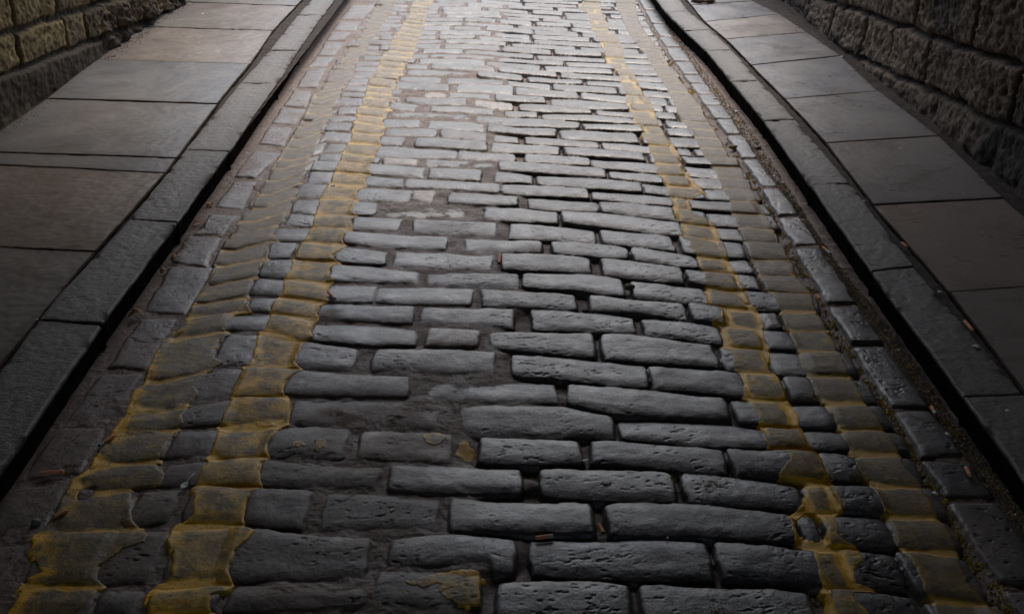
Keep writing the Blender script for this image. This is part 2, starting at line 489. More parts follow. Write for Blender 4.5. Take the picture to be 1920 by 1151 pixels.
def stamp(dx_f, dy_f, y0, y1, x0, x1, rc, top, tilt, tone, tan, rnd):
    i0, i1 = np.searchsorted(ys, [y0 - 0.03, y1 + 0.03])
    j0, j1 = np.searchsorted(xs, [x0 - 0.03, x1 + 0.03])
    if i1 - i0 < 2 or j1 - j0 < 2: return
    sl = (slice(i0, i1), slice(j0, j1))
    dx = dx_f(X[sl], Y[sl]) + wx[sl]
    dy = dy_f(X[sl], Y[sl]) + wy[sl]
    d = rc - np.hypot(np.maximum(rc - dx, 0), np.maximum(rc - dy, 0))
    d = np.where((dx > rc) & (dy > rc), np.minimum(dx, dy), d)
    d = np.where((dx < -0.0) | (dy < 0.0), np.minimum(np.minimum(dx, dy), d), d)
    m = d > SD[sl]
    DYB[sl] = np.where(m, dy, DYB[sl])
    SD[sl] = np.where(m, d, SD[sl])
    TONE[sl] = np.where(m, tone, TONE[sl])
    TANM[sl] = np.where(m, tan, TANM[sl])
    RND[sl] = np.where(m, rnd, RND[sl])
    tz = top + tilt[0] * (X[sl] - (x0 + x1) / 2) + tilt[1] * (Y[sl] - (y0 + y1) / 2)
    TOPZ[sl] = np.where(m, tz, TOPZ[sl])


gl, rl = np.array(GL, float), np.array(RL, float)
rows_w = []
for bed, spans in ROWS:
    rows_w.append((poly_w(bed), bed, spans))
top_w = poly_w(TOP_EDGE)


def course(lo, hi, spans_x, tans=None):
    for k, (xl, xr) in enumerate(spans_x):
        if xr - xl < 0.02: continue
        xm = (xl + xr) / 2
        pl, ph = lo, hi
        yb = float(np.interp(xm, pl[:, 0], pl[:, 1]))
        yt = float(np.interp(xm, ph[:, 0], ph[:, 1]))
        fill = float(np.interp(yb, ml[o, 1], ml[o, 0])) > xm
        g = random.uniform(0.0025, 0.0050) if fill else random.uniform(0.0018, 0.0032)
        e0 = random.uniform(-0.003, 0.001)
        g *= min(1.0, (yt - yb) / 0.085)
        g = max(g, 0.62 * min(0.0021 * (max(yb, 1.4) / 1.4) ** 0.75, 0.0072))
        bulge = random.uniform(-0.003, 0.004)
        tp = (random.uniform(-.005, .005), random.uniform(-.005, .005))
        en = (random.uniform(0, .006), random.uniform(0, .007))

        def dyf(x, y, lo=pl, hi=ph, g=g, bulge=bulge, xm=xm, L=(xr - xl), tp=tp, en=en):
            c = x[0]
            t = np.interp(c, hi[:, 0], hi[:, 1])[None]
            b = np.interp(c, lo[:, 0], lo[:, 1])[None]
            u = ((x - xm) / max(L, .05) * 2)
            k = bulge * np.clip(1 - u * u, -1, 1)
            u4 = np.clip(u, -1.1, 1.1) ** 6
            return np.minimum(t - g + k - y - np.maximum(tp[0] * u, -.003) - en[0] * u4, y - b - g - np.maximum(tp[1] * u, -.003) - en[1] * u4)

        def dxf(x, y, xl=xl, xr=xr, g=e0):
            return np.minimum(x - xl - g, xr - x - g)
        tn = 0.0
        if tans:
            for a, b_ in tans:
                if a - 0.01 < xm < b_ + 0.01: tn = 1.0
        stamp(dxf, dyf, min(yb, yt) - 0.03, max(yb, yt) + 0.03, xl, xr, random.uniform(0.006, 0.016), random.gauss(0, 0.0024),
              (random.gauss(0, 0.008), random.gauss(0.0, 0.028)), random.random(), tn, random.uniform(0.005, 0.011))


def G_row(x, bed, bedhi):
    yl = np.interp(x, [p[0] for p in bed], [p[1] for p in bed])
    yh = np.interp(x, [p[0] for p in bedhi], [p[1] for p in bedhi])
    return G(x, (yl + yh) / 2)[0]


TANPX = [(735, 300), (850, 630), (792, 364), (820, 178), (930, 197), (760, 828), (790, 388), (850, 390)]
for i, (pw, bed, spans) in enumerate(rows_w):
    if i + 1 < len(rows_w):
        hi_w, bhi = rows_w[i + 1][0], ROWS[i + 1][0]
    else:
        hi_w, bhi = top_w, TOP_EDGE
    yl = float(np.mean([p[1] for p in bed])) / 2 + float(np.mean([p[1] for p in bhi])) / 2
    sp = [(G_row(a, bed, bhi), G_row(b, bed, bhi)) for a, b in spans]
    lx = G(float(np.interp(yl, gl[:, 1], gl[:, 0])), yl)[0] + 0.006
    rx = G(float(np.interp(yl, rl[:, 1], rl[:, 0])), yl)[0] - 0.008
    # hidden stones under the outer lines
    gap = sp[0][0] - lx
    if gap > 0.05:
        n = 1 if gap < .27 else 2
        sp = [(lx + gap * k / n + 0.004, lx + gap * (k + 1) / n - 0.004) for k in range(n)] + sp
    gap = rx - sp[-1][1]
    if gap > 0.04:
        n = 1 if gap < .3 else 2
        r0 = sp[-1][1]
        sp = sp + [(r0 + gap * k / n + 0.004, r0 + gap * (k + 1) / n - 0.004) for k in range(n)]
    sp[-1] = (sp[-1][0], min(sp[-1][1], rx))
    tans = []
    for tx, ty in TANPX:
        b1 = np.interp(tx, [p[0] for p in bed], [p[1] for p in bed])
        b2 = np.interp(tx, [p[0] for p in bhi], [p[1] for p in bhi])
        if b2 < ty < b1:
            for a, b in spans:
                if a <= tx <= b: tans.append((G_row(a, bed, bhi), G_row(b, bed, bhi)))
    course(pw, hi_w, sp, tans)
def yx(P):
    p = np.array([G(*q) for q in P])
    p = p[np.argsort(p[:, 1])]
    return p[:, 1], p[:, 0]


GLw, RLw = yx(GL), yx(RL)
# further courses up the lane, same bond
cur = top_w.copy()
cur = np.vstack([[-1.3, cur[0, 1]], cur, [1.3, cur[-1, 1]]])
while cur[:, 1].min() < 9.3:
    p = random.uniform(0.108, 0.128)
    nxt = cur.copy()
    nxt[:, 1] += p + rs.uniform(-0.006, 0.006, len(cur))
    ym = float(cur[:, 1].mean())
    xl_ = float(np.interp(ym, *GLw)) + .006
    xr_ = float(np.interp(ym, *RLw)) - .008
    sx, sp = -0.93 + random.uniform(-0.1, 0.02), []
    while sx < 0.95:
        L = random.uniform(0.17, 0.36)
        gp = random.uniform(0.008, 0.022)
        if random.random() < 0.3: gp += 0.01
        sp.append((max(sx, xl_), min(sx + L, xr_)))
        sx += L + gp
        if sx > xr_ - 0.04: break
    sp = [s for s in sp if s[1] - s[0] > 0.05]
    course(cur, nxt, sp)
    cur = nxt


def quad_stamp(q, tone, top, rnd=0.012, rc=0.014):
    q = np.array(q)
    cx, cy = q.mean(0)

    def f(x, y):
        d = None
        for k in range(4):
            a, b = q[k], q[(k + 1) % 4]
            n = np.array([-(b[1] - a[1]), b[0] - a[0]])
            n /= np.hypot(*n)
            if (cx - a[0]) * n[0] + (cy - a[1]) * n[1] < 0: n = -n
            e = (x - a[0]) * n[0] + (y - a[1]) * n[1]
            d = e if d is None else -np.log(np.exp(-d * 250) + np.exp(-e * 250)) / 250
        return d
    stamp(f, lambda x, y: x * 0 + 1.0, q[:, 1].min(), q[:, 1].max(), q[:, 0].min(), q[:, 0].max(), rc, top,
          (random.gauss(0, 0.01), random.gauss(0, 0.01)), tone, 0, rnd)


for q in LBLK:
    quad_stamp([G(*p) for p in q], random.uniform(0.55, 1), random.uniform(-0.001, 0.002))
yj = 9.3
for k in range(len(RJ) - 1):
    y0, y1 = RJ[k], RJ[k + 1]
    def ex(y, P):
        P = np.array(P, float)
        return float(np.interp(y, P[:, 1], P[:, 0]))
    t = (y1 - y0) * 0.03
    q = [G(ex(y0, RL) + 2, y0 + t), G(ex(y0, RR) - 2, y0 + t), G(ex(y1, RR) - 2, y1 - t), G(ex(y1, RL) + 2, y1 - t)]
    sh = 0.006
    q[0] = (q[0][0] + sh, q[0][1] - .004); q[3] = (q[3][0] + sh, q[3][1] + .004)
    q[1] = (q[1][0] - .004, q[1][1] - .004); q[2] = (q[2][0] - .004, q[2][1] + .004)
    quad_stamp(q, random.uniform(0.3, 0.9), random.uniform(-0.001, 0.002), 0.009)

# mortar level, with places where mortar buries the stones
BURY = [(685, 782, 150, 26, 1.0), (775, 830, 95, 22, .9), (560, 1118, 130, 26, 1.15), (740, 545, 60, 8, .2), (650, 1020, 50, 10, .9), (820, 748, 50, 8, .5),
        (180, 800, 90, 90, .75), (60, 1000, 120, 120, .8), (250, 740, 40, 40, .5), (620, 590, 28, 9, 1.0), (780, 392, 90, 7, .45), (880, 410, 40, 8, .4), (390, 900, 50, 60, .45),
        (430, 720, 50, 60, .45), (850, 425, 60, 8, .3), (660, 940, 60, 10, .6), (520, 960, 60, 20, .35), (590, 880, 120, 30, .35), (640, 740, 120, 14, .5), (765, 176, 22, 4, .7),
        (455, 310, 40, 25, .8), (410, 420, 40, 15, .6), (1850, 1020, 90, 90, .5), (1705, 800, 40, 40, .4), (1880, 1130, 70, 60, .8), (1000, 465, 25, 5, .5), (760, 505, 40, 5, .5)]
BUR = np.zeros((NY, NX))
for bx, by, rx_, ry_, am in BURY:
    c = G(bx, by)
    sx = abs(G(bx + rx_, by)[0] - c[0])
    sy = abs(G(bx, by - ry_)[1] - G(bx, by + ry_)[1]) / 2
    BUR = np.maximum(BUR, am * np.exp(-(((X - c[0]) / sx) ** 2 + ((Y - c[1]) / sy) ** 2) ** 1.5))
n_m = fbm(X, Y, 22, 4, 31)
n_f = fbm(X, Y, 150, 3, 41)
left_strip = 1 - ss(0.0, 0.05, X - np.interp(ys, *(lambda P: (P[np.argsort(P[:, 1]), 1], P[np.argsort(P[:, 1]), 0]))(np.array([G(*p) for p in GL])))[:, None])
right_strip = ss(-0.02, 0.03, X - np.interp(ys, *(lambda P: (P[np.argsort(P[:, 1]), 1], P[np.argsort(P[:, 1]), 0]))(np.array([G(*p) for p in RL])))[:, None])
F2 = np.clip(np.maximum(np.maximum(FILL, left_strip), right_strip * 0.92), 0, 1)
ZM = -0.018 + F2 * 0.0128 + n_m * (0.0022 + 0.001 * F2) + n_f * 0.0009
ZM += BUR * (0.0048 + n_m * 0.0020) * np.clip(F2 + 0.2, 0, 1)
ZM += left_strip * (0.001 - n_m * 0.0016)
# stone surface
R_ = RND
ins = np.clip(SD / R_, 0, 1)
drop = R_ * 0.62 * (1 - np.sqrt(np.clip(1 - (1 - ins) ** 2, 0, 1)))
n_s = fbm(X, Y, 14, 3, 51)
cy_ = np.clip(1 - (DYB - .002) / 0.042, 0, 1)
cx_ = np.clip(1 - SD / 0.035, 0, 1)
CROWN = -0.0048 * cy_ ** 2 - 0.0018 * cx_ ** 2 + 0.0016
ZS = TOPZ + CROWN + n_s * 0.0014 + fbm(X, Y * 1.5, 45, 3, 61) * 0.0003 - drop + np.minimum(SD, 0) * 3.5
insb = np.clip(DYB / R_, 0, 1)
HB = TOPZ - 0.0048 * cy_ ** 2 + 0.0016 + n_s * 0.0011 - R_ * 0.62 * (1 - np.sqrt(np.clip(1 - (1 - insb) ** 2, 0, 1))) + np.minimum(DYB, 0) * 3.5
# pits, long scratches across the course
pit = ss(0.44, 0.70, fbm(X * 0.55, Y, 120, 3, 71)) * ss(-0.1, 0.5, fbm(X, Y, 7, 2, 75) + 0.25 * (1 - FILL) * 1.5)
pit *= ss(0.006, 0.014, SD)
ZS -= pit * 0.0014
HR = np.maximum(ZS, ZM)
SETT = ss(-0.0006, 0.0006, ZS - ZM)
mud = fbm(X, Y, 5, 3, 201) * .5 + .5
LOW = ss(2.9, 1.8, Y) * ss(0.05, -0.25, X + 0.02) * 0.60 + ss(-0.55, -0.9, X) * .35
MUD = np.clip(np.maximum(BUR * .95, LOW) * (0.55 + 0.8 * mud) + ss(0.012, 0.002, SD) * .30, 0, .85)
SETT = SETT * (1 - MUD)

# ------------------------------------------------------------------ paint lines
L2L = [(775,5),(770,15),(765,35),(757,44),(747,60),(735,75),(728,95),(720,101),(712,113),(711,120),(705,133),(692,145),(690,160),(684,178),(680,190),(678,197),(668,204),(668,220),(665,235),(661,248),(657,262),(650,272),(642,283),(640,300),(628,320),(620,342),(603,365),(597,378),(592,398),(585,425),(573,447),(560,464),(555,480),(548,487),(545,510),(534,520),(528,550),(514,565),(506,585),(502,610),(481,628),(480,640),(477,670),(458,684),(450,715),(440,735),(432,755),(416,786),(411,800),(396,842),(388,862),(370,900),(361,930),(360,966),(332,984),(313,1008),(323,1036),(318,1078),(280,1110),(272,1151),(262,1200),(240,1260)]
L2R = [(812,0),(803,22),(800,30),(795,45),(797,52),(788,60),(783,75),(776,97),(773,108),(760,120),(757,127),(752,133),(755,138),(745,148),(742,157),(748,165),(735,173),(733,180),(747,187),(729,193),(728,200),(735,206),(723,213),(717,228),(721,238),(717,250),(712,258),(714,273),(705,285),(699,302),(692,318),(695,327),(684,338),(688,347),(670,358),(668,367),(675,374),(663,386),(660,397),(671,406),(657,414),(661,428),(645,442),(640,450),(650,460),(632,474),(622,482),(637,494),(619,506),(616,517),(629,525),(613,536),(612,550),(614,564),(598,575),(592,586),(599,595),(584,606),(581,620),(588,634),(568,643),(560,660),(554,680),(571,692),(552,702),(538,715),(532,733),(540,752),(540,793),(520,808),(502,830),(500,842),(507,853),(492,868),(486,885),(492,908),(470,925),(462,940),(457,985),(479,998),(462,1018),(442,1036),(428,1070),(439,1092),(425,1106),(397,1117),(391,1151),(385,1200),(370,1260)]
L1L = [(716,-20),(710,5),(690,40),(672,70),(650,98),(635,120),(615,150),(600,172),(588,178),(578,205),(560,238),(543,265),(530,285),(512,318),(498,345),(485,362),(470,392),(450,415),(437,440),(420,462),(405,490),(395,520),(382,540),(365,560),(352,590),(346,612),(326,625),(308,640),(290,662),(280,695),(276,715),(252,740),(240,775),(222,800),(190,846),(168,882),(140,902),(118,935),(112,955),(90,984),(66,1010),(60,1042),(72,1066),(82,1074),(50,1086),(34,1115),(10,1151),(-20,1200),(-60,1260)]
L1R = [(748,-20),(745,0),(729,30),(719,45),(709,60),(698,75),(684,95),(674,112),(665,128),(664,140),(655,152),(641,166),(636,180),(625,200),(617,225),(604,245),(600,258),(591,268),(590,285),(579,300),(572,322),(568,336),(560,350),(556,370),(545,381),(538,395),(532,408),(533,416),(518,424),(514,440),(522,452),(505,463),(502,480),(503,489),(483,508),(479,520),(470,530),(465,548),(464,570),(472,585),(440,588),(431,598),(420,616),(434,627),(414,636),(402,655),(399,668),(421,681),(400,692),(383,701),(364,725),(374,736),(355,755),(343,778),(343,795),(322,822),(302,850),(293,868),(308,890),(304,908),(270,911),(246,914),(247,945),(246,975),(262,985),(281,1002),(270,1018),(232,1030),(205,1048),(185,1062),(185,1086),(201,1096),(182,1108),(160,1130),(140,1151),(120,1200),(90,1260)]
R1L = [(1095,-20),(1098,0),(1084,9),(1086,19),(1105,24),(1106,45),(1113,60),(1120,72),(1130,90),(1136,107),(1141,120),(1160,133),(1163,150),(1169,162),(1173,175),(1174,190),(1181,204),(1188,217),(1188,232),(1196,240),(1205,246),(1203,257),(1216,270),(1220,286),(1228,304),(1233,316),(1230,324),(1246,332),(1252,350),(1254,364),(1262,380),(1260,390),(1270,402),(1279,416),(1276,430),(1277,446),(1292,452),(1293,466),(1306,474),(1312,498),(1320,506),(1324,530),(1322,548),(1322,569),(1350,575),(1352,594),(1335,602),(1355,612),(1356,640),(1353,648),(1371,656),(1379,690),(1392,699),(1395,722),(1393,742),(1404,750),(1418,772),(1425,797),(1434,806),(1437,838),(1475,850),(1478,868),(1460,888),(1463,899),(1500,905),(1512,925),(1500,943),(1490,955),(1478,968),(1484,990),(1494,1022),(1524,1034),(1531,1060),(1538,1088),(1540,1104),(1552,1112),(1556,1140),(1562,1180),(1580,1260)]
R1R = [(1118,-20),(1122,0),(1127,15),(1131,30),(1142,46),(1140,58),(1158,70),(1166,88),(1170,106),(1173,120),(1184,133),(1196,150),(1200,162),(1205,175),(1219,188),(1225,200),(1229,215),(1235,232),(1242,246),(1252,258),(1262,270),(1273,286),(1276,304),(1280,318),(1294,325),(1302,340),(1318,352),(1322,362),(1300,372),(1294,382),(1294,392),(1302,402),(1340,418),(1346,430),(1350,444),(1355,452),(1362,472),(1371,498),(1380,508),(1390,530),(1402,545),(1400,568),(1420,576),(1428,598),(1432,604),(1433,640),(1444,648),(1444,658),(1441,690),(1455,698),(1465,722),(1474,742),(1481,752),(1497,774),(1501,795),(1508,803),(1514,822),(1520,836),(1538,850),(1546,880),(1560,902),(1570,922),(1578,946),(1576,957),(1562,968),(1572,985),(1574,1008),(1604,1022),(1610,1034),(1618,1052),(1602,1070),(1608,1090),(1640,1100),(1652,1112),(1600,1113),(1602,1125),(1620,1140),(1628,1151),(1640,1200),(1660,1260)]
R2L = [(1140,-20),(1152,0),(1160,20),(1168,40),(1178,60),(1190,80),(1208,100),(1222,120),(1232,140),(1246,160),(1257,180),(1266,200),(1276,222),(1292,243),(1305,262),(1313,280),(1325,300),(1340,318),(1348,340),(1357,356),(1369,375),(1372,398),(1385,424),(1395,450),(1406,480),(1420,503),(1424,520),(1440,545),(1462,575),(1476,612),(1492,650),(1506,690),(1516,705),(1531,740),(1560,778),(1580,820),(1598,850),(1608,880),(1630,905),(1642,922),(1656,960),(1672,985),(1682,1020),(1710,1055),(1728,1096),(1748,1130),(1758,1151),(1775,1200),(1800,1260)]
R2R = [(1180,-20),(1192,0),(1194,20),(1199,40),(1210,60),(1228,80),(1243,100),(1253,120),(1266,140),(1282,160),(1297,180),(1313,200),(1323,222),(1338,243),(1350,262),(1360,280),(1366,296),(1388,314),(1398,335),(1412,356),(1420,375),(1434,398),(1448,424),(1458,450),(1476,480),(1488,503),(1494,520),(1520,548),(1530,580),(1550,612),(1572,650),(1586,690),(1598,705),(1614,740),(1640,778),(1668,820),(1688,850),(1700,880),(1724,905),(1735,922),(1754,960),(1772,985),(1793,1020),(1800,1060),(1822,1100),(1850,1130),(1870,1151),(1890,1200),(1930,1260)]
far_y = 9.15


def edge_fn(P):
    p = np.array([G(*q) for q in P])
    p = p[np.argsort(p[:, 1])]
    return np.interp(ys, p[:, 1], p[:, 0])[:, None]


def joint_soft(H):
    return H


PAINTS = []
ragged = fbm(X, Y, 40, 4, 81, .6) * 0.0042


def hole_px(cx, cy, rx, ry):
    c = G(cx, cy)
    sx = abs(G(cx + rx, cy)[0] - c[0])
    sy = abs(G(cx, cy - ry)[1] - G(cx, cy + ry)[1]) / 2
    return (np.hypot((X - c[0]) / sx, (Y - c[1]) / sy) - 1) * min(sx, sy)


for nm, A, B, g in (("yellow_line", L1L, L1R, 0.0), ("yellow_line", L2L, L2R, 1.0), ("yellow_line", R1L, R1R, 0.4), ("yellow_line", R2L, R2R, 0.0)):
    a, b = edge_fn(A), edge_fn(B)
    sd = np.minimum(X - a, b - X) + ragged
    # paint crept along the bed joints beyond the brushed band
    sd = sd + 0.010 * ss(0.004, -0.004, SD) * ss(-0.03, 0, sd)
    if A is R1L:
        for h_ in ((1523, 985, 26, 20), (1408, 708, 1, 1), (1500, 915, 14, 16)):
            sd = np.minimum(sd, hole_px(*h_) + fbm(X, Y, 30, 3, 87) * .008)
    if A is L1L:
        sd = np.minimum(sd, hole_px(160, 925, 14, 12))
        sd = np.minimum(sd, hole_px(435, 432, 6, 10))
    PAINTS.append((nm, sd, g))
# splashes of the same paint on single stones
SPL = [((835, 1082, 58, 15), (858, 1110, 42, 22), (886, 1120, 16, 14)), ((560, 833, 16, 6), (597, 836, 9, 10)), ((815, 822, 26, 15),), ((872, 838, 16, 14),)]
sd = None
for grp in SPL:
    for h_ in grp:
        d_ = -hole_px(*h_)
        sd = d_ if sd is None else np.maximum(sd, d_)
PAINTS.append(("yellow_paint_splash", sd + fbm(X, Y, 34, 4, 83) * 0.014, 0.5))

road_co = np.stack([X, Y, HR], -1).reshape(-1, 3)
mask = np.stack([SETT, TONE, TANM, np.clip(pit * 0.9, 0, 1)], -1).reshape(-1, 4)
road_me = mesh_np("road", road_co, grid_quads(NY, NX), {"mask": mask})
road = tag(link("road", road_me, None, M_ROAD), kind="structure")

PLABEL = [None, None, None, None, None]
FLV = [-0.0035, -0.0060, -0.0075, -0.0040, -.02]
FRS = [0.75, 1.15, 1.75, 1.0, 1.1]
THK = [0.24, 0.75, 0.85, 0.38, .6]
for ip_, ((nm, sd, g), pl) in enumerate(zip(PAINTS, ["dull olive yellow line beside the left gutter", "brightest yellow line with thick ragged edges", "thin patchy yellow line with bright joints", "faded brown yellow line along the right gutter", "splash of yellow paint on single setts"])):
    th = np.clip((sd + 0.0015) / 0.005, 0, 1)
    lv_ = FLV[ip_] + n_m * 0.001
    kk = 0.0035
    SRC = HR if ip_ in (2, 4) else np.maximum(HR, HB)
    SDX = SD if ip_ in (2, 4) else DYB
    hh = np.clip(.5 + .5 * (SRC - lv_) / kk, 0, 1)
    bodyz = lv_ * (1 - hh) + SRC * hh + kk * hh * (1 - hh) if nm == "yellow_line" else HR
    edge_roll = (0.0007 if ip_ == 1 else 0.0002) * np.exp(-((sd - 0.006) / 0.006) ** 2)
    PZ = np.where(sd > 0, bodyz, HR) * 1.0
    if ip_ < 4:
        kx = 4
        cs = np.cumsum(np.pad(bodyz, ((0, 0), (kx + 1, kx)), mode='edge'), axis=1)
        bodyz = (cs[:, 2 * kx + 1:] - cs[:, :-2 * kx - 1]) / (2 * kx + 1)
    blend = ss(-0.002, 0.012, sd)
    PZ = HR * (1 - blend) + np.maximum(bodyz, HR) * blend
    PZ = PZ + (-0.0025 + (0.0039, .0042, .0034, .0034, .0032)[ip_] * ss(-0.002, 0.002, sd)) + edge_roll
    keep = sd > -0.006
    fresh = np.clip(ss(0.002, -0.006, SRC) * 0.9 * ss(0.018, -0.002, SDX) + (0.26 if ip_ == 1 else 0) + 0.30 * np.exp(-(np.maximum(sd, 0) / 0.014)) + 0.15 * n_m, 0, 1)
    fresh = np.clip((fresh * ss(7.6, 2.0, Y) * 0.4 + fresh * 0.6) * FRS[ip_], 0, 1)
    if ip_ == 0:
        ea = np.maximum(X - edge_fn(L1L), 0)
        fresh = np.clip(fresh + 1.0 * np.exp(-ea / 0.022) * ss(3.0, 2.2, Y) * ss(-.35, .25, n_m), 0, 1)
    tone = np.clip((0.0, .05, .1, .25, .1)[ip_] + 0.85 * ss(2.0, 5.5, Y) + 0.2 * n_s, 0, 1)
    crack = ss(0.5, 0.62, fbm(X * 2.0, Y, 26, 3, 91)) * ss(0.0, 0.4, fbm(X, Y, 6, 2, 93)) * 0.5
    q = grid_quads(NY, NX)
    kq = keep.ravel()[q].any(1)
    q = q[kq]
    used = np.unique(q)
    remap = np.full(NY * NX, -1, np.int64)
    remap[used] = np.arange(len(used))
    co = np.stack([X, Y, PZ], -1).reshape(-1, 3)[used]
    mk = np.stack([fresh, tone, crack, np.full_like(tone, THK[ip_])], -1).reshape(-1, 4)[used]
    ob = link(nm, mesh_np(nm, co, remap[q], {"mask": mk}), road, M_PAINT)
    ob["label"] = pl

# lane beyond and behind the surveyed length, same setts in coarser form
for y0, y1 in ((9.2, 26.0), (-6.0, 1.18)):
    x2 = np.arange(-1.13, 1.10, 0.02)
    y2 = np.arange(y0, y1 + 0.001, 0.02)
    XX, YY = np.meshgrid(x2, y2)
    rowi = np.floor(YY / 0.118)
    fy = np.minimum(YY / 0.118 - rowi, 1 - (YY / 0.118 - rowi)) * 0.118
    u = XX / 0.27 + rowi * 0.47
    fx = np.minimum(u - np.floor(u), 1 - (u - np.floor(u))) * 0.27
    d = np.minimum(fx, fy)
    zz = -0.012 + 0.012 * ss(0.002, 0.02, d) - 0.001
    mk = np.stack([ss(0.004, 0.012, d), vn(rowi * 7.7, np.floor(u) * 3.3, 5) * .5 + .5, zz * 0, zz * 0], -1).reshape(-1, 4)
    m2 = link("sett_paving", mesh_np("sett_paving", np.stack([XX, YY, zz], -1).reshape(-1, 3), grid_quads(len(y2), len(x2)), {"mask": mk}), road, M_ROAD)

# ground under everything
gx = 60
gm = mesh_np("ground", np.array([[-gx, -gx, -0.06], [gx, -gx, -0.06], [gx, gx, -0.06], [-gx, gx, -0.06]]), np.array([[0, 1, 2, 3]]), smooth=False)
tag(link("ground", gm, None, M_BED), kind="structure")


# ------------------------------------------------------------------ flagstones and kerb stones
def stone(name, quad, ztop, depth, parent, mat, res=0.006, bev=0.006, rough=0.0012, warp=0.002, tone=0.5, label=None, seed=0, dirt=0.0, lean=0.004):
    """quad: far-left, far-right, near-right, near-left in metres; a slab with rolled worn edges and real sides"""
    q = np.array(quad, float)
    lu = (np.hypot(*(q[1] - q[0])) + np.hypot(*(q[2] - q[3]))) / 2
    lv = (np.hypot(*(q[3] - q[0])) + np.hypot(*(q[2] - q[1]))) / 2
    nu, nv = max(6, int(lu / res)), max(6, int(lv / res))

    def axis(n, L):
        t = np.linspace(0, 1, n)
        e = min(bev / L, 0.2)
        ext = np.array([0, 0, 0, 0, e * 0.12, e * 0.4, e * 0.7])
        return np.concatenate([ext, np.linspace(e, 1 - e, n), 1 - ext[::-1]])
    u, v = axis(nu, lu), axis(nv, lv)
    U, V = np.meshgrid(u, v)
    P = (q[0][None, None] * ((1 - U) * (1 - V))[..., None] + q[1] * (U * (1 - V))[..., None] + q[2] * (U * V)[..., None] + q[3] * ((1 - U) * V)[..., None])
    x, y = P[..., 0].copy(), P[..., 1].copy()
    du = np.minimum(U, 1 - U) * lu
    dv = np.minimum(V, 1 - V) * lv
    d = np.minimum(du, dv)
    ed = np.exp(-d / 0.02)
    x += ed * (fbm(P[..., 0], P[..., 1], 9, 4, seed + 3, .6) * warp * 1.1)
    y += ed * (fbm(P[..., 0], P[..., 1], 9, 4, seed + 9, .6) * warp * 1.1)
    b = np.clip(d / bev, 0, 1)
    z = ztop - bev * 0.8 * (1 - np.sqrt(np.clip(1 - (1 - b) ** 2, 0, 1)))
    z = z + fbm(P[..., 0], P[..., 1], 7, 3, seed) * rough + fbm(P[..., 0], P[..., 1], 55, 3, seed + 5) * rough * 0.5
    chip = ss(0.35, 0.7, fbm(P[..., 0], P[..., 1], 18, 2, seed + 12)) * np.exp(-d / 0.012)
    z -= chip * (0.005 if bev > .005 else .0015)
    rim = np.zeros_like(z, bool)
    rim[0, :] = rim[-1, :] = True
    rim[:, 0] = rim[:, -1] = True
    # the outermost three rings form the vertical side, leaning in a little towards its foot
    cx, cy = q.mean(0)
    side = np.zeros_like(z)  # mask that colours the sides near black, as painted shade
    for lv_, t_ in ((0, 1.0), (1, 0.45), (2, 0.06)):
        ring = np.zeros_like(rim)
        ring[lv_, lv_:z.shape[1] - lv_] = ring[-1 - lv_, lv_:z.shape[1] - lv_] = True
        ring[lv_:z.shape[0] - lv_, lv_] = ring[lv_:z.shape[0] - lv_, -1 - lv_] = True
        z = np.where(ring, ztop - bev * .8 - depth * t_, z)
        side = np.where(ring, 1.0, side)
        sx_ = np.sign(x - cx) * (np.abs(U - .5) > .4999) * ring
        sy_ = np.sign(y - cy) * (np.abs(V - .5) > .4999) * ring
        x = x - sx_ * lean * t_
        y = y - sy_ * .002 * t_
    nz = fbm(x * 3 + z * 2, y * 3 + z * 9, 9, 2, seed + 31)
    me = mesh_np(name, np.stack([x - cx, y - cy, z - (ztop - depth)], -1).reshape(-1, 3), grid_quads(len(v), len(u), True),
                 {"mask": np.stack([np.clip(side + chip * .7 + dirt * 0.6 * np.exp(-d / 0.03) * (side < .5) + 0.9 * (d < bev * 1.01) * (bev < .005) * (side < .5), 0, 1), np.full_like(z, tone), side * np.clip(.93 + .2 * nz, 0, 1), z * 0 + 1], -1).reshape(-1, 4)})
    sm = np.ones((len(v) - 1, len(u) - 1), bool)
    sm[:3, :] = sm[-3:, :] = False
    sm[:, :3] = sm[:, -3:] = False
    if len(me.polygons) == sm.size: me.polygons.foreach_set("use_smooth", sm.ravel())
    ob = link(name, me, parent, mat)
    ob.location = (cx, cy, ztop - depth)
    if label: ob["label"] = label
    return ob


# left pavement
def bed_mesh(name, x0, x1, z, parent=None):
    bx = np.arange(x0, x1 + 0.001, 0.012)
    by = np.concatenate([np.arange(-6, 1.4, 0.2), np.arange(1.4, 8.2, 0.012), np.arange(8.2, 26.01, 0.2)])
    XX, YY = np.meshgrid(bx, by)
    zz = z + fbm(XX, YY, 30, 3, 14) * 0.004 + fbm(XX, YY, 4, 2, 18) * 0.003
    return link(name, mesh_np(name, np.stack([XX, YY, zz], -1).reshape(-1, 3), grid_quads(len(by), len(bx))), parent, M_BED)


pav_l = tag(bed_mesh("pavement", -2.12, -1.03, E_K - 0.009), kind="structure")
pav_r = tag(bed_mesh("pavement", 1.02, 1.72, E_K - 0.009), kind="structure")


def ip(P, y):
    P = np.array(P, float)
    P = P[np.argsort(P[:, 1])]
    return float(np.interp(y, P[:, 1], P[:, 0]))


def K(x, y): return G(x, y, E_K)


KLO = [(660,-30),(625,8),(607,28),(560,94),(503,180),(430,285),(333,418),(193,605),(85,770),(0,890)]
KLI = [(600,-30),(575,5),(558,28),(505,94),(447,157),(420,195),(347,282),(305,345),(240,412),(170,480),(67,600),(0,690)]
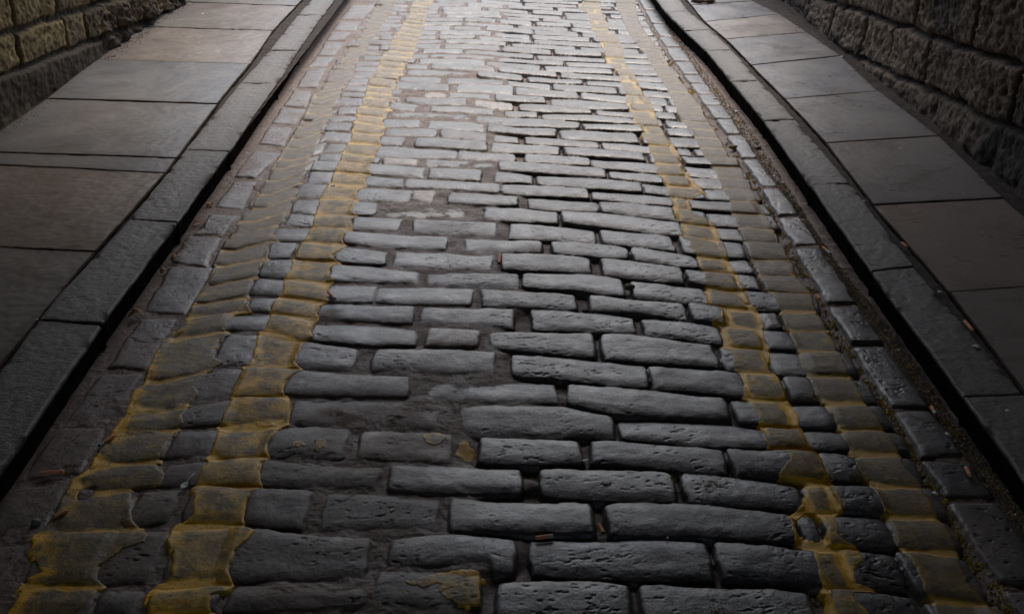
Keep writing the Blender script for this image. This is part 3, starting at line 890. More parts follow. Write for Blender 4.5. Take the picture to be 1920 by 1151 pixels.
# left kerb stones: far joint (inner, outer) -> near joint
KLJ = [((622,-45),(664,-45)), ((558,28),(607,28)), ((505,94),(560,95)), ((449,156),(520,157)), ((347,281),(430,285)), ((242,411),(333,417)), ((67,598),(193,606))]
cols = [0.3, 0.35, 0.6, 0.2, 0.5, 0.1]


def shrink(q, g):
    q = np.array(q, float)
    c = q.mean(0)
    out = []
    for k in range(4):
        p, a, b = q[k], q[k - 1], q[(k + 1) % 4]
        e1, e2 = (a - p), (b - p)
        out.append(p + e1 / np.hypot(*e1) * g + e2 / np.hypot(*e2) * g)
    return out


for k in range(len(KLJ) - 1):
    (a, b), (c, d) = KLJ[k], KLJ[k + 1]
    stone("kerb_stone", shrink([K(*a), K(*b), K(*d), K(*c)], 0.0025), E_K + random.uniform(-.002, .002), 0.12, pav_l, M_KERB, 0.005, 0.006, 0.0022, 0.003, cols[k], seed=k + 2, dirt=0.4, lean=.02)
# nearer left kerb stones
pi, po = K(67, 598), K(193, 606)
slope_in = (K(0, 690)[0] - pi[0]) / (K(0, 690)[1] - pi[1])
ynear = pi[1]
for k, L in enumerate((0.78, 0.7, 0.8)):
    y0, y1 = ynear, ynear - L
    xi0 = pi[0] + (y0 - pi[1]) * slope_in; xi1 = pi[0] + (y1 - pi[1]) * slope_in
    xo0 = po[0] + (y0 - pi[1]) * -0.03; xo1 = po[0] + (y1 - pi[1]) * -0.03
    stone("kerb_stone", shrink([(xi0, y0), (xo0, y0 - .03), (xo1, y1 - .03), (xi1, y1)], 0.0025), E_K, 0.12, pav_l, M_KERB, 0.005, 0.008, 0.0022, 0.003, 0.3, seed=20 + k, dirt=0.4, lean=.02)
    ynear = y1
# far left kerb stones
yy = K(622, -45)[1]
for k in range(9):
    L = random.uniform(.7, 1.0)
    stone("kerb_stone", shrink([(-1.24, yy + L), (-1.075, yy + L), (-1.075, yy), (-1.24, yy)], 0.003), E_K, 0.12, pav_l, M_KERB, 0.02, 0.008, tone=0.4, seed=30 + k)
    yy += L

XWL = -2.02
# left flags: far edge (left,right), near edge (left,right)
JL = [((352,-30),(590,-25)), ((318,3),(556,12)), ((255,50),(513,58)), ((180,112),(470,121)), ((86,186),(409,196)), ((-60,284),(333,297)), ((-75,306),(312,325)), ((-240,452),(180,472)), ((-480,690),(-20,712)), ((-900,1100),(-330,1130))]
LT = [.45, .6, .75, 0.1, 0.3, .25, .85, .45, .6]
LL = [None, None, "warm brown flagstone", "smooth blue grey flagstone", "grey flagstone with a diagonal crack", "narrow strip flagstone", "reddish brown gritty flagstone", None, None]
for k in range(len(JL) - 1):
    (a, b), (c, d) = JL[k], JL[k + 1]
    nar = LL[k] and 'narrow' in LL[k]
    qa, qb, qc, qd = K(*a), K(*b), K(*d), K(*c)
    qb = (qb[0] + 0.003, qb[1]); qc = (qc[0] + 0.003, qc[1])
    stone("paving_slab", shrink([qa, qb, qc, qd], 0.0028), E_K + (0.004 if k in (3,) else random.uniform(-.001, .002)), 0.06, pav_l, M_FLAG_L, 0.007, 0.004,
          0.0010 if k in (3, 4, 5) else 0.0018, 0.0016, LT[k], LL[k], seed=40 + k, dirt=0.5)
yy = K(352, -30)[1]
for k in range(8):
    L = random.uniform(.6, 1.0)
    stone("paving_slab", shrink([(-2.0, yy + L), (-1.255, yy + L), (-1.255, yy), (-2.0, yy)], 0.003), E_K, 0.06, pav_l, M_FLAG_L, 0.03, 0.005, tone=random.random(), seed=60 + k)
    yy += L

# right kerb: joints (outer = road side, inner)
KRJ = [((1203,-38),(1246,-40)), ((1248,24),(1290,20)), ((1283,58),(1335,56)), ((1323,95),(1373,94)), ((1371,153),(1424,151)), ((1432,226),(1492,223)), ((1518,346),(1594,343)), ((1633,508),(1716,499)), ((1805,742),(1922,738)), ((2060,1100),(2215,1095))]
for k in range(len(KRJ) - 1):
    (a, b), (c, d) = KRJ[k], KRJ[k + 1]
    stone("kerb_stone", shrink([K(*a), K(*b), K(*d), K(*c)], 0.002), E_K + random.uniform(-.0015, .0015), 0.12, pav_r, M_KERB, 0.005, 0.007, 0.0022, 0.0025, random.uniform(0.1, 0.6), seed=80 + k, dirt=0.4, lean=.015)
yy = K(1203, -38)[1]
for k in range(9):
    L = random.uniform(.7, 1.0)
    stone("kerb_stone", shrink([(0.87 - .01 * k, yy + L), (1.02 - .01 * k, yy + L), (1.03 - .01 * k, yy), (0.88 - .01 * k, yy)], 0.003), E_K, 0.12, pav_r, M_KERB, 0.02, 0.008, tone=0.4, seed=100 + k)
    yy += L
# right flags: (inner/left, right)
JR = [((1252,-42),(1385,-46)), ((1296,10),(1412,2)), ((1321,41),(1463,27)), ((1361,74),(1514,61)), ((1409,123),(1577,105)), ((1472,186),(1648,171)), ((1549,269),(1762,255)), ((1637,384),(1884,371)), ((1779,548),(2065,528)), ((1966,800),(2360,780)), ((2350,1220),(2880,1190))]
RT = [.15, .2, .6, .2, .15, .25, .5, .95, .8, .6]
RLAB = [None, None, "flagstone with rusty brown stains", None, None, None, "large grey flagstone", "reddish brown flagstone with a broken corner", None, None]
for k in range(len(JR) - 1):
    (a, b), (c, d) = JR[k], JR[k + 1]
    qa, qb, qc, qd = K(*a), K(*b), K(*d), K(*c)
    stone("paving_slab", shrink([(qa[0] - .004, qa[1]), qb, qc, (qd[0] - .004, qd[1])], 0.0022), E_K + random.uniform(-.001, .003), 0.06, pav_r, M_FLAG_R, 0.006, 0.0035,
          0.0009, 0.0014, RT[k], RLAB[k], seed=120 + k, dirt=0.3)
yy = K(1252, -42)[1]
for k in range(9):
    L = random.uniform(.6, 1.0)
    stone("paving_slab", shrink([(1.04, yy + L), (1.6, yy + L), (1.6, yy), (1.04, yy)], 0.003), E_K, 0.06, pav_r, M_FLAG_R, 0.03, 0.005, tone=random.random(), seed=140 + k)
    yy += L


# ------------------------------------------------------------------ walls
def wall(name, side, X0, courses, mat, bulge, rough_far, label, seed, y_top=2.7, extra=None):
    yv = np.concatenate([np.arange(-6, 2.6, 0.08), np.arange(2.6, 8.0, 0.0075), np.arange(8.0, 26, 0.08)])
    zv = np.concatenate([np.arange(-0.05, 0.80, 0.0065), np.arange(0.80, y_top, 0.05)])
    Yw, Zw = np.meshgrid(yv, zv)
    D = np.full(Yw.shape, -1.0)
    T = np.zeros(Yw.shape)
    OFF = np.zeros(Yw.shape)
    w1 = fbm(Yw, Zw, 12, 3, seed) * 0.010
    w2 = fbm(Yw, Zw, 8, 4, seed + 4, .6) * 0.014
    for (zl, zh, sl, joints, tn, gp) in courses:
        zz = Zw - sl * (Yw - 4.0) + w2
        js = sorted(joints)
        for a, b in zip(js[:-1], js[1:]):
            d = np.minimum(np.minimum(Yw + w1 - a, b - Yw - w1), np.minimum(zz - zl, zh - zz)) - gp
            rr = 0.010
            dx, dy = np.minimum(Yw + w1 - a, b - Yw - w1) - gp, np.minimum(zz - zl, zh - zz) - gp
            d = rr - np.hypot(np.maximum(rr - dx, 0), np.maximum(rr - dy, 0))
            d = np.where((dx > rr) & (dy > rr), np.minimum(dx, dy), d)
            m = d > D
            D = np.where(m, d, D)
            T = np.where(m, np.clip(tn + random.uniform(-.3, .3), 0, 1), T)
            OFF = np.where(m, random.uniform(-.003, .007), OFF)
    body = ss(0, 0.009, D)
    rgh = fbm(Yw, Zw, 10, 4, seed + 8)
    rid = 1 - np.abs(fbm(Yw, Zw, 24, 4, seed + 11, 0.6)) * 1.8
    Hh = -0.028 + body * (0.030 + OFF) + body * bulge * (0.22 * rgh + 0.42 * rid) * ss(0, 0.03, D)
    Hh += fbm(Yw, Zw, 38, 5, seed + 15, 0.7) * bulge * 0.38
    soot = 0 * T
    if extra is not None:
        Hh, T, soot = extra(Yw, Zw, Hh, T, D)
    Xw = X0 - side * Hh
    # beyond the bridge the wall tops are lowered to let sky in
    Zw = np.where((Yw > 6.3) & (Zw > 0.95), 0.95 + (Zw - 0.95) * 0.06, Zw)
    me = mesh_np(name, np.stack([Xw, Yw, Zw], -1).reshape(-1, 3), grid_quads(len(zv), len(yv), side < 0),
                 {"mask": np.stack([1 - ss(-0.002, 0.008, D), T, soot, T * 0 + 1], -1).reshape(-1, 4)})
    # thickness: closed back and top
    tb = 0.35
    ob = link(name, me, None, mat)
    bm = bmesh.new()
    v = [bm.verts.new(p) for p in ((X0 + side * 0.06, -6, -0.05), (X0 + side * tb, -6, -0.05), (X0 + side * tb, 6.35, -0.05), (X0 + side * 0.06, 6.35, -0.05),
                                   (X0 + side * 0.06, -6, y_top), (X0 + side * tb, -6, y_top), (X0 + side * tb, 6.35, y_top), (X0 + side * 0.06, 6.35, y_top))]
    for f in ((0, 1, 5, 4), (1, 2, 6, 5), (2, 3, 7, 6), (3, 0, 4, 7), (4, 5, 6, 7), (0, 3, 2, 1)):
        bm.faces.new([v[i] for i in f])
    v = [bm.verts.new(p) for p in ((X0 + side * 0.06, 6.36, -0.05), (X0 + side * tb, 6.36, -0.05), (X0 + side * tb, 25.9, -0.05), (X0 + side * 0.06, 25.9, -0.05),
                                   (X0 + side * 0.06, 6.36, 1.0), (X0 + side * tb, 6.36, 1.0), (X0 + side * tb, 25.9, 1.0), (X0 + side * 0.06, 25.9, 1.0))]
    for f in ((0, 1, 5, 4), (1, 2, 6, 5), (2, 3, 7, 6), (3, 0, 4, 7), (4, 5, 6, 7), (0, 3, 2, 1)):
        bm.faces.new([v[i] for i in f])
    m2 = bpy.data.meshes.new("wall_core")
    bm.to_mesh(m2)
    bm.free()
    link("wall_core", m2, ob, mat)
    return tag(ob, label, "wall")


def rj(a, b, lo, hi, fixed=()):
    """random joints outside a surveyed stretch, exact ones inside"""
    js, y = [], a
    lo_f, hi_f = (min(fixed), max(fixed)) if fixed else (1e9, -1e9)
    while y < b:
        if not (lo_f - lo * .6 < y < hi_f + lo * .6): js.append(y)
        y += random.uniform(lo, hi)
    return js + list(fixed)


def cr(z0, h, tone=.5, fixed=(), lo=.3, hi=.6, sl=-0.088, gp=0.007):
    return (z0, z0 + h, sl, rj(-6, 26, lo, hi, fixed), tone, gp)


# right wall: bed heights given at Y = 4.0
cR = [cr(-0.35, 0.30, .4, lo=.25, hi=.5), cr(-0.05, 0.245, .4, (2.6, 3.25, 3.72, 4.3, 4.95, 5.6), .35, .6),
      cr(0.195, 0.205, .75, (2.7, 3.2, 3.665, 4.49, 4.95, 5.35, 5.89, 6.35, 6.8), .3, .6), cr(0.40, 0.27, .45, (2.9, 3.5, 4.09, 4.7, 5.15, 5.7, 6.3), .4, .7, gp=.009)]
z = 0.67
for i in range(12):
    h_ = random.uniform(.18, .28)
    cR.append(cr(z, h_, .5, gp=.009)); z += h_


def extraR(Yw, Zw, Hh, T, D):
    zz = Zw + 0.088 * (Yw - 4.0)
    low = ss(0.22, 0.14, zz)
    lowc = ss(0.215, 0.17, zz)
    Hh = Hh * (1 - lowc) + lowc * (0.004 + 0.45 * np.maximum(Hh, -0.006) + 0.010 * fbm(Yw, Zw, 14, 4, 79, .6))
    foot = ss(0.20, 0.07, Zw - 0.0) * 0.02 * (1 + 0.6 * fbm(Yw, Zw, 9, 3, 77))
    Hh = Hh + foot
    s = ss(0.1, 0.6, fbm(Yw, Zw, 2.5, 3, 99)) * 0.7
    return Hh, T, np.clip(s + low * 0.25, 0, 1)


wall("stone_wall", 1, 1.70, cR, M_WALL_R, 0.026, 1, "dark rough rubble stone wall behind the pavement of blue grey slabs", 200, extra=extraR)

cL = [cr(0.262, 0.155, .7, (4.02, 4.31, 4.55, 5.06, 5.32, 5.72, 6.1, 6.6), .3, .55, -0.078, .008), cr(0.417, 0.23, .6, (3.9, 4.55, 5.01, 5.42, 5.8, 6.3), .35, .6, -0.075, .009),
      cr(0.02, 0.10, .3, (3.6, 4.1, 4.7, 5.2, 5.6, 6.0), .3, .5, -0.078, .004), cr(-0.2, 0.2, .3, sl=-0.078), ]
z = 0.647
for i in range(12):
    h_ = random.uniform(.18, .28)
    cL.append(cr(z, h_, .6, sl=-0.078, gp=.008)); z += h_


def extraL(Yw, Zw, Hh, T, D):
    zz = Zw + 0.078 * (Yw - 4.0)
    rough = ss(5.25, 5.6, Yw)                       # the lane wall turns to dark rough rubble further up
    n = fbm(Yw, Zw, 9, 4, 321)
    pl = ss(0.258, 0.246, zz + fbm(Yw, Zw, 8, 2, 311) * 0.006)
    plH = 0.026 + 0.006 * n + 0.004 * fbm(Yw, Zw, 40, 3, 341)
    Hh2 = Hh * 0.5 * (1 - pl) + pl * plH
    Hh3 = Hh + rough * (n * 0.035) + pl * 0.02
    H = Hh2 * (1 - rough) + Hh3 * rough
    tail = ss(0.30, 0.06, Zw) * 0.03 * rough
    s = np.clip(rough * (0.55 + 0.5 * n) + pl * 0.75 * (1 - rough) + ss(0.2, 0.6, fbm(Yw, Zw, 6, 3, 331)) * 0.5, 0, 0.95)
    return H + tail, T, s


wall("stone_wall", -1, -2.03, cL, M_WALL_L, 0.030, 1, "ochre dressed stone wall with projecting base course behind the brown pavement", 300, extra=extraL)

# the stone bridge is added overhead, out of view, to keep sky light off the near setts
bm = bmesh.new()
Y0, Y1, ZS_, RISE = -6.0, 6.0, 2.3, 0.5
n = 24
prof = [(-2.4 + 4.5 * i / n, ZS_ + RISE * math.sin(math.pi * i / n)) for i in range(n + 1)]
lowv = [[bm.verts.new((x, yq, zq)) for x, zq in prof] for yq in (Y0, Y1)]
topv = [[bm.verts.new((x, yq, ZS_ + RISE + 0.7)) for x, zq in prof] for yq in (Y0, Y1)]
for i in range(n):
    bm.faces.new([lowv[0][i], lowv[0][i + 1], lowv[1][i + 1], lowv[1][i]])
    bm.faces.new([topv[0][i + 1], topv[0][i], topv[1][i], topv[1][i + 1]])
    bm.faces.new([lowv[1][i], lowv[1][i + 1], topv[1][i + 1], topv[1][i]])
    bm.faces.new([lowv[0][i + 1], lowv[0][i], topv[0][i], topv[0][i + 1]])
for i in (0, n):
    f = [lowv[0][i], lowv[1][i], topv[1][i], topv[0][i]]
    bm.faces.new(f if i == 0 else f[::-1])
me = bpy.data.meshes.new("blocker")
bm.to_mesh(me)
bm.free()
M_BLOCKER = mat_plain("blocker_stone", (0.10, 0.085, 0.07), 0.9, 0.5, 8)
tag(link("sky_blocker", me, None, M_BLOCKER), "dark stone bridge vault added overhead to shade the lane", "blocker")

# ------------------------------------------------------------------ height of the road at a point
def hz(x, y, paint=True):
    j = int(round((x - xs[0]) / DX))
    i = int(np.searchsorted(ys, y))
    if 0 <= j < NX and 0 <= i < NY: return float(HR[max(0, i - 2):i + 3, max(0, j - 2):j + 3].max())
    return 0.0


# ------------------------------------------------------------------ stuff: grit and moss
def blob_cloud(name, pts, mat, parent=None):
    """many tiny lumps in one mesh: pts = (x, y, z, r, (rgb), squash)"""
    base = np.array([[0, 0, 1], [.94, 0, .3], [.29, .89, .3], [-.76, .55, .3], [-.76, -.55, .3], [.29, -.89, .3], [0.2, 0.1, -.6]], float)
    tris = np.array([[0, 1, 2], [0, 2, 3], [0, 3, 4], [0, 4, 5], [0, 5, 1], [6, 2, 1], [6, 3, 2], [6, 4, 3], [6, 5, 4], [6, 1, 5]])
    co, fa, cl = [], [], []
    for k, (x, y, z, r, c, sq) in enumerate(pts):
        a = random.uniform(0, 6.28)
        ca, sa = math.cos(a), math.sin(a)
        b = base * rs.uniform(0.7, 1.3, (7, 3)) * np.array([r * random.uniform(.7, 1.5), r, r * sq])
        co.append(np.stack([b[:, 0] * ca - b[:, 1] * sa + x, b[:, 0] * sa + b[:, 1] * ca + y, b[:, 2] + z], 1))
        fa.append(tris + 7 * k)
        cl.append(np.tile([*c, 1], (7, 1)))
    me = mesh_np(name, np.concatenate(co), np.concatenate(fa), {"tint": np.concatenate(cl)}, smooth=False)
    return link(name, me, parent, mat)


def rgbv(c, v=.3):
    k = random.uniform(1 - v, 1 + v)
    return tuple(max(0, x * k * random.uniform(.9, 1.1)) for x in c)


pts = []
RRn = np.array(RR, float)
RLn = np.array(RL, float)
FACE_R = [(1210,-30),(1255,45),(1283,90),(1330,150),(1395,228),(1493,380),(1563,490),(1680,627),(1766,760),(1879,903),(1960,1010),(2100,1200)]
GRIT = [(0.17, 0.125, 0.09), (0.11, 0.08, 0.06), (0.24, 0.17, 0.11), (0.07, 0.05, 0.04), (0.34, 0.25, 0.16)]
for k in range(7500):
    y = random.uniform(0, 1) ** 0.85 * 1170 - 20
    a, b = ip(RR, y) - 6, ip(FACE_R, y) + 4
    x = random.uniform(a, b)
    wx_, wy_ = G(x, y)
    r = random.uniform(.0012, .0038) * (1.3 if random.random() < .1 else 1)
    pts.append((wx_, wy_, hz(wx_, wy_) + r * .3, r, rgbv(random.choice(GRIT)), .7))
for k in range(1000):
    y = random.uniform(-20, 1150)
    x = random.uniform(ip(GL, y) - 95 * (y + 416) / 1500, ip(GL, y))
    wx_, wy_ = G(x, y)
    if wx_ < -1.02: continue
    r = random.uniform(.0008, .0024)
    pts.append((wx_, wy_, hz(wx_, wy_) + r * .2, r, rgbv(random.choice(GRIT)), .6))
# grit lodged in the mortar and the open joints
for k in range(5000):
    wx_, wy_ = random.uniform(-.9, .95), 1.35 + 6 * random.random() ** 1.4
    j, i = int((wx_ - xs[0]) / DX), int(np.searchsorted(ys, wy_))
    if i < NY and j < NX and ZS[i, j] < ZM[i, j]:
        r = random.uniform(.0008, .0022)
        pts.append((wx_, wy_, HR[i, j] + r * .2, r, rgbv(random.choice(GRIT)), .6))
# dirt at the foot of both walls
for k in range(2600):
    wy_ = random.uniform(2.8, 7.6)
    r = random.uniform(.001, .0045)
    if random.random() < .5:
        pts.append((1.655 - abs(random.gauss(0, .022)), wy_, E_K + .001, r, rgbv(GRIT[1]), .6))
    else:
        pts.append((-1.985 + abs(random.gauss(0, .03)), wy_, E_K + .001, r, rgbv(GRIT[1]), .6))
tag(blob_cloud("grit", pts, M_TINT), "brown grit and small stones lying in the gutters and joints", "grit", kind="stuff")

pts = []
MOSS = [(0.55, 0.34, 0.03), (0.38, 0.26, 0.03), (0.20, 0.16, 0.03), (0.62, 0.38, 0.05)]
for k in range(520):                                        # moss clumps along both sides of the right gutter stones
    y = random.uniform(20, 1170)
    side = random.random()
    if side < .55: x = ip(RL, y) + random.gauss(0, 5 * (y + 416) / 1000)
    else: x = random.uniform(ip(RR, y), ip(FACE_R, y))
    wx_, wy_ = G(x, y)
    for q in range(random.randint(4, 22)):
        r = random.uniform(.0012, .0036)
        xx, yy_ = wx_ + random.gauss(0, .006), wy_ + random.gauss(0, .010)
        j, i = int((xx - xs[0]) / DX), int(np.searchsorted(ys, yy_))
        if not (0 <= j < NX and 0 <= i < NY): continue
        if ZS[i, j] > ZM[i, j] + .001 and random.random() < .92: continue
        pts.append((xx, yy_, HR[i, j] + r * .3, r, rgbv(random.choice(MOSS)), .8))
for bx, by, n_ in ((432, 440, 60), (335, 625, 50), (300, 640, 30), (405, 490, 30), (1335, 910, 25), (1120, 870, 12), (1265, 905, 40), (1525, 745, 60), (1550, 890, 80), (1610, 895, 70), (1120, 970, 20),
                   (1000, 880, 20), (215, 790, 20), (130, 880, 25), (595, 836, 10), (1345, 1148, 30), (1540, 1115, 30), (1390, 800, 10), (920, 1010, 5), (570, 250, 30), (540, 262, 20)):
    wx_, wy_ = G(bx, by)
    for q in range(n_):
        r = random.uniform(.0008, .0022)
        xx, yy_ = wx_ + random.gauss(0, .010), wy_ + random.gauss(0, .012)
        pts.append((xx, yy_, hz(xx, yy_) + r * .2, r, rgbv(random.choice(MOSS)), .8))
tag(blob_cloud("moss", pts, M_TINT), "yellow green moss crumbs growing along the gutter joints", "moss", kind="stuff")

# ------------------------------------------------------------------ litter
M_FILT = mat_plain("cork_filter_paper", (0.95, 0.40, 0.20), 0.7, 0.35, 700)
M_PAPER = mat_plain("white_paper", (0.70, 0.68, 0.64), 0.8, 0.25, 500)
M_ASH = mat_plain("burnt_tobacco", (0.05, 0.045, 0.04), 0.95, 0.5, 900)
M_LEAF = mat_plain("dry_leaf", (0.40, 0.17, 0.05), 0.7, 0.5, 200)
M_GUM = mat_plain("trodden_gum", (0.42, 0.36, 0.36), 0.7, 0.4, 260)
M_WHITE = mat_plain("pale_chip", (0.72, 0.70, 0.68), 0.6, 0.25, 300)
M_PEB = mat_plain("grey_pebble", (0.17, 0.165, 0.17), 0.7, 0.4, 150)
M_RUST = mat_plain("rusty_iron", (0.20, 0.105, 0.065), 0.8, 0.5, 60)
M_SLIME = mat_plain("pale_feather", (0.82, 0.86, 0.84), 0.5, 0.3, 200)


def tube(path, radii, seg=12, flat=1.0):
    """closed tube mesh data along a 3-D path"""
    P = np.array(path, float)
    n = len(P)
    T = np.gradient(P, axis=0)
    T /= np.linalg.norm(T, axis=1)[:, None]
    up = np.array([0, 0, 1.0])
    co = []
    for i in range(n):
        s = np.cross(T[i], up)
        s /= max(np.linalg.norm(s), 1e-6)
        u = np.cross(s, T[i])
        for k in range(seg):
            a = 2 * math.pi * k / seg
            co.append(P[i] + radii[i] * (s * math.cos(a) + u * math.sin(a) * flat))
    f = [[i * seg + k, i * seg + (k + 1) % seg, (i + 1) * seg + (k + 1) % seg, (i + 1) * seg + k] for i in range(n - 1) for k in range(seg)]
    return co, f, list(range(seg))[::-1], [(n - 1) * seg + k for k in range(seg)]


def tube_obj(name, path, radii, mat, parent=None, flat=1.0, seg=12):
    co, f, c0, c1 = tube(path, radii, seg, flat)
    me = bpy.data.meshes.new(name)
    me.from_pydata([tuple(c) for c in co], [], f + [c0, c1])
    for p in me.polygons: p.use_smooth = len(p.vertices) == 4
    me.update()
    return link(name, me, parent, mat)


def empty(name, loc, rz=0.0, rx=0.0):
    o_ = bpy.data.objects.new(name, None)
    COL.objects.link(o_)
    o_.empty_display_size = 0.02
    o_.location = loc
    o_.rotation_euler = (rx, 0, rz)
    return o_


def butt(p0, p1, label, z=0.0, white=0.0, ash=True, bent=False, r=0.0043, zoff=0.0, white_end=1):
    """cigarette end lying from photo point p0 to p1"""
    a, b = G(*p0, z), G(*p1, z)
    L = math.hypot(b[0] - a[0], b[1] - a[1])
    ang = math.atan2(b[1] - a[1], b[0] - a[0])
    L = max(L, .016)
    mx_, my_ = (a[0] + b[0]) / 2, (a[1] + b[1]) / 2
    if z > 0: h0 = z + .002
    else: h0 = max(hz(mx_ + t * (b[0] - a[0]) * .45, my_ + t * (b[1] - a[1]) * .45) for t in (-1, 0, 1)) + 0.0015
    t = empty("cigarette_end", (mx_, my_, h0 + zoff), ang)
    nseg = 14
    fr = 1 - white
    pts_ = []
    for i in range(nseg + 1):
        s = i / nseg
        dz = dx_ = 0
        if bent:
            dx_ = .010 * math.sin(s * 9.0) * ss(.45, .9, np.array(s)) - .012 * ss(.6, 1, np.array(s))
        pts_.append((-L / 2 + L * s, float(dx_), r * .9))
    rad = [r * (1 + .07 * math.sin(i * 2.3) - (.12 if bent and i > 8 else 0)) for i in range(nseg + 1)]
    k = max(2, int(nseg * fr))
    tube_obj("filter", pts_[:k + 1], rad[:k + 1], M_FILT, t, .86)
    if white > 0 and k < nseg - 1:
        tube_obj("paper", pts_[k:], [x * .97 for x in rad[k:]], M_PAPER, t, .86)
    if ash:
        e = pts_[-1]
        tube_obj("burnt_tip", [(e[0] - .0003, e[1], e[2]), (e[0] + .0012, e[1], e[2]), (e[0] + .0022, e[1], e[2])], [r * .93, r * .8, r * .35], M_ASH, t, .86)
    return tag(t, label, "cigarette end", "cigarette ends dropped on the setts and pavement")


butt((213, 820), (187, 838), "orange cigarette end with white paper tip on the edge of the left yellow line", white=.28)
butt((77, 891), (122, 887), "bent orange cigarette end with a curled tail on the mortar near the left kerb", bent=True, ash=False)
butt((102, 972), (126, 961), "plain orange cigarette end against yellow paint, lowest of the three near the left kerb", ash=False)
butt((616, 553), (628, 565), "small pink cigarette end beside the bright yellow line", white=.2)
butt((937, 481), (936, 499), "cigarette end across the mortar joint at the end of a mid lane sett", ash=True)
butt((1004, 1010), (1037, 1006), "amber cigarette end lying along the top edge of a long near sett", white=.15, ash=False)
butt((1122, 981), (1131, 997), "amber cigarette end stuck upright in the mossy joint between two near setts", zoff=0.004)
butt((1543, 464), (1557, 476), "pale cigarette end in the right gutter beside the kerb, farthest of the gutter ones", white=.5)
butt((1745, 768), (1753, 782), "cigarette end with white tip in the right gutter moss", white=.35)
butt((1810, 881), (1817, 896), "orange cigarette end lying in the right gutter close to the black kerb face", ash=False)
butt((1808, 606), (1822, 622), "orange cigarette end in the joint between right kerb and slab", z=E_K, ash=False)
butt((1529, 557), (1537, 565), "short pinkish cigarette end wedged beside the right gutter stones", ash=False)
butt((1690, 459), (1700, 466), "brown cigarette end in the slab joint beside the broken corner flagstone", z=E_K, ash=False)


def chip(px_, py_, r, mat, name, label, cat, group=None, z=None, flat=.35, st=1.0, rot=0.0, n=10):
    """small irregular flattened lump"""
    zz = z if z is not None else 0.0
    x, y = G(px_, py_, zz)
    h0 = z if z is not None else hz(x, y)
    bm = bmesh.new()
    bmesh.ops.create_icosphere(bm, subdivisions=2, radius=1)
    ph = random.uniform(0, 9)
    for v in bm.verts:
        k = 1 + .25 * math.sin(v.co.x * 3 + ph) * math.cos(v.co.y * 4 + ph) + random.uniform(-.1, .1)
        v.co = (v.co.x * r * k * st, v.co.y * r * k, v.co.z * r * flat)
    for f in bm.faces: f.smooth = True
    me = bpy.data.meshes.new(name)
    bm.to_mesh(me)
    bm.free()
    o_ = link(name, me, None, mat)
    o_.location = (x, y, h0 + r * flat * .5)
    o_.rotation_euler = (0, 0, rot)
    return tag(o_, label, cat, group)


def leaf(px_, py_, L, label, rot, mat=M_LEAF, name="dead_leaf", group="dead leaves in the left gutter"):
    x, y = G(px_, py_)
    h0 = hz(x, y)
    co, fc = [], []
    n = 9
    for i in range(n):
        t = i / (n - 1)
        wd = L * .36 * math.sin(math.pi * min(1, t * .94 + .05)) ** .8 * (1 + .12 * math.sin(i * 5))
        curl = L * .22 * math.sin(t * 3.0) + L * .05 * math.sin(i * 3.1)
        for s in (-1, -.5, 0, .5, 1):
            co.append((t * L - L / 2, s * wd, curl + abs(s) * wd * .5 + .001))
    for i in range(n - 1):
        for k in range(4):
            a = i * 5 + k
            fc.append((a, a + 1, a + 6, a + 5))
    me = bpy.data.meshes.new("blade")
    me.from_pydata(co, [], fc)
    for p in me.polygons: p.use_smooth = True
    t = empty(name, (x, y, h0 + .001), rot)
    bl = link("blade", me, t, mat)
    md = bl.modifiers.new("thick", 'SOLIDIFY'); md.thickness = .0005
    tube_obj("stalk", [(-L / 2 - L * .3, 0, .001), (-L / 2 - L * .1, 0, .0015), (-L / 2 + L * .1, 0, .002)], [.0004, .0005, .0005], mat, t, seg=6)
    return tag(t, label, "leaf", group)


leaf(393, 385, .030, "narrow curled brown leaf by the left kerb face, farthest of the leaves", 1.2)
leaf(370, 420, .030, "brown leaf, left one of the crumpled pair in the left gutter", .4)
leaf(382, 424, .026, "paler crumpled leaf, right one of the pair in the left gutter", 2.1)
leaf(329, 488, .030, "orange leaf scrap against the left gutter stone below the crumpled pair", .8)
leaf(309, 511, .030, "orange brown leaf folded against the black left kerb face", 1.0)
leaf(256, 592, .042, "rust coloured curled leaf beside the dark kerb shadow, nearest of the leaves", .3)
leaf(478, 351, .020, "thin tan leaf between gutter stones and the outer yellow line", 1.4)
leaf(346, 462, .018, "small dull leaf crumb at the left kerb between two larger leaves", .3)

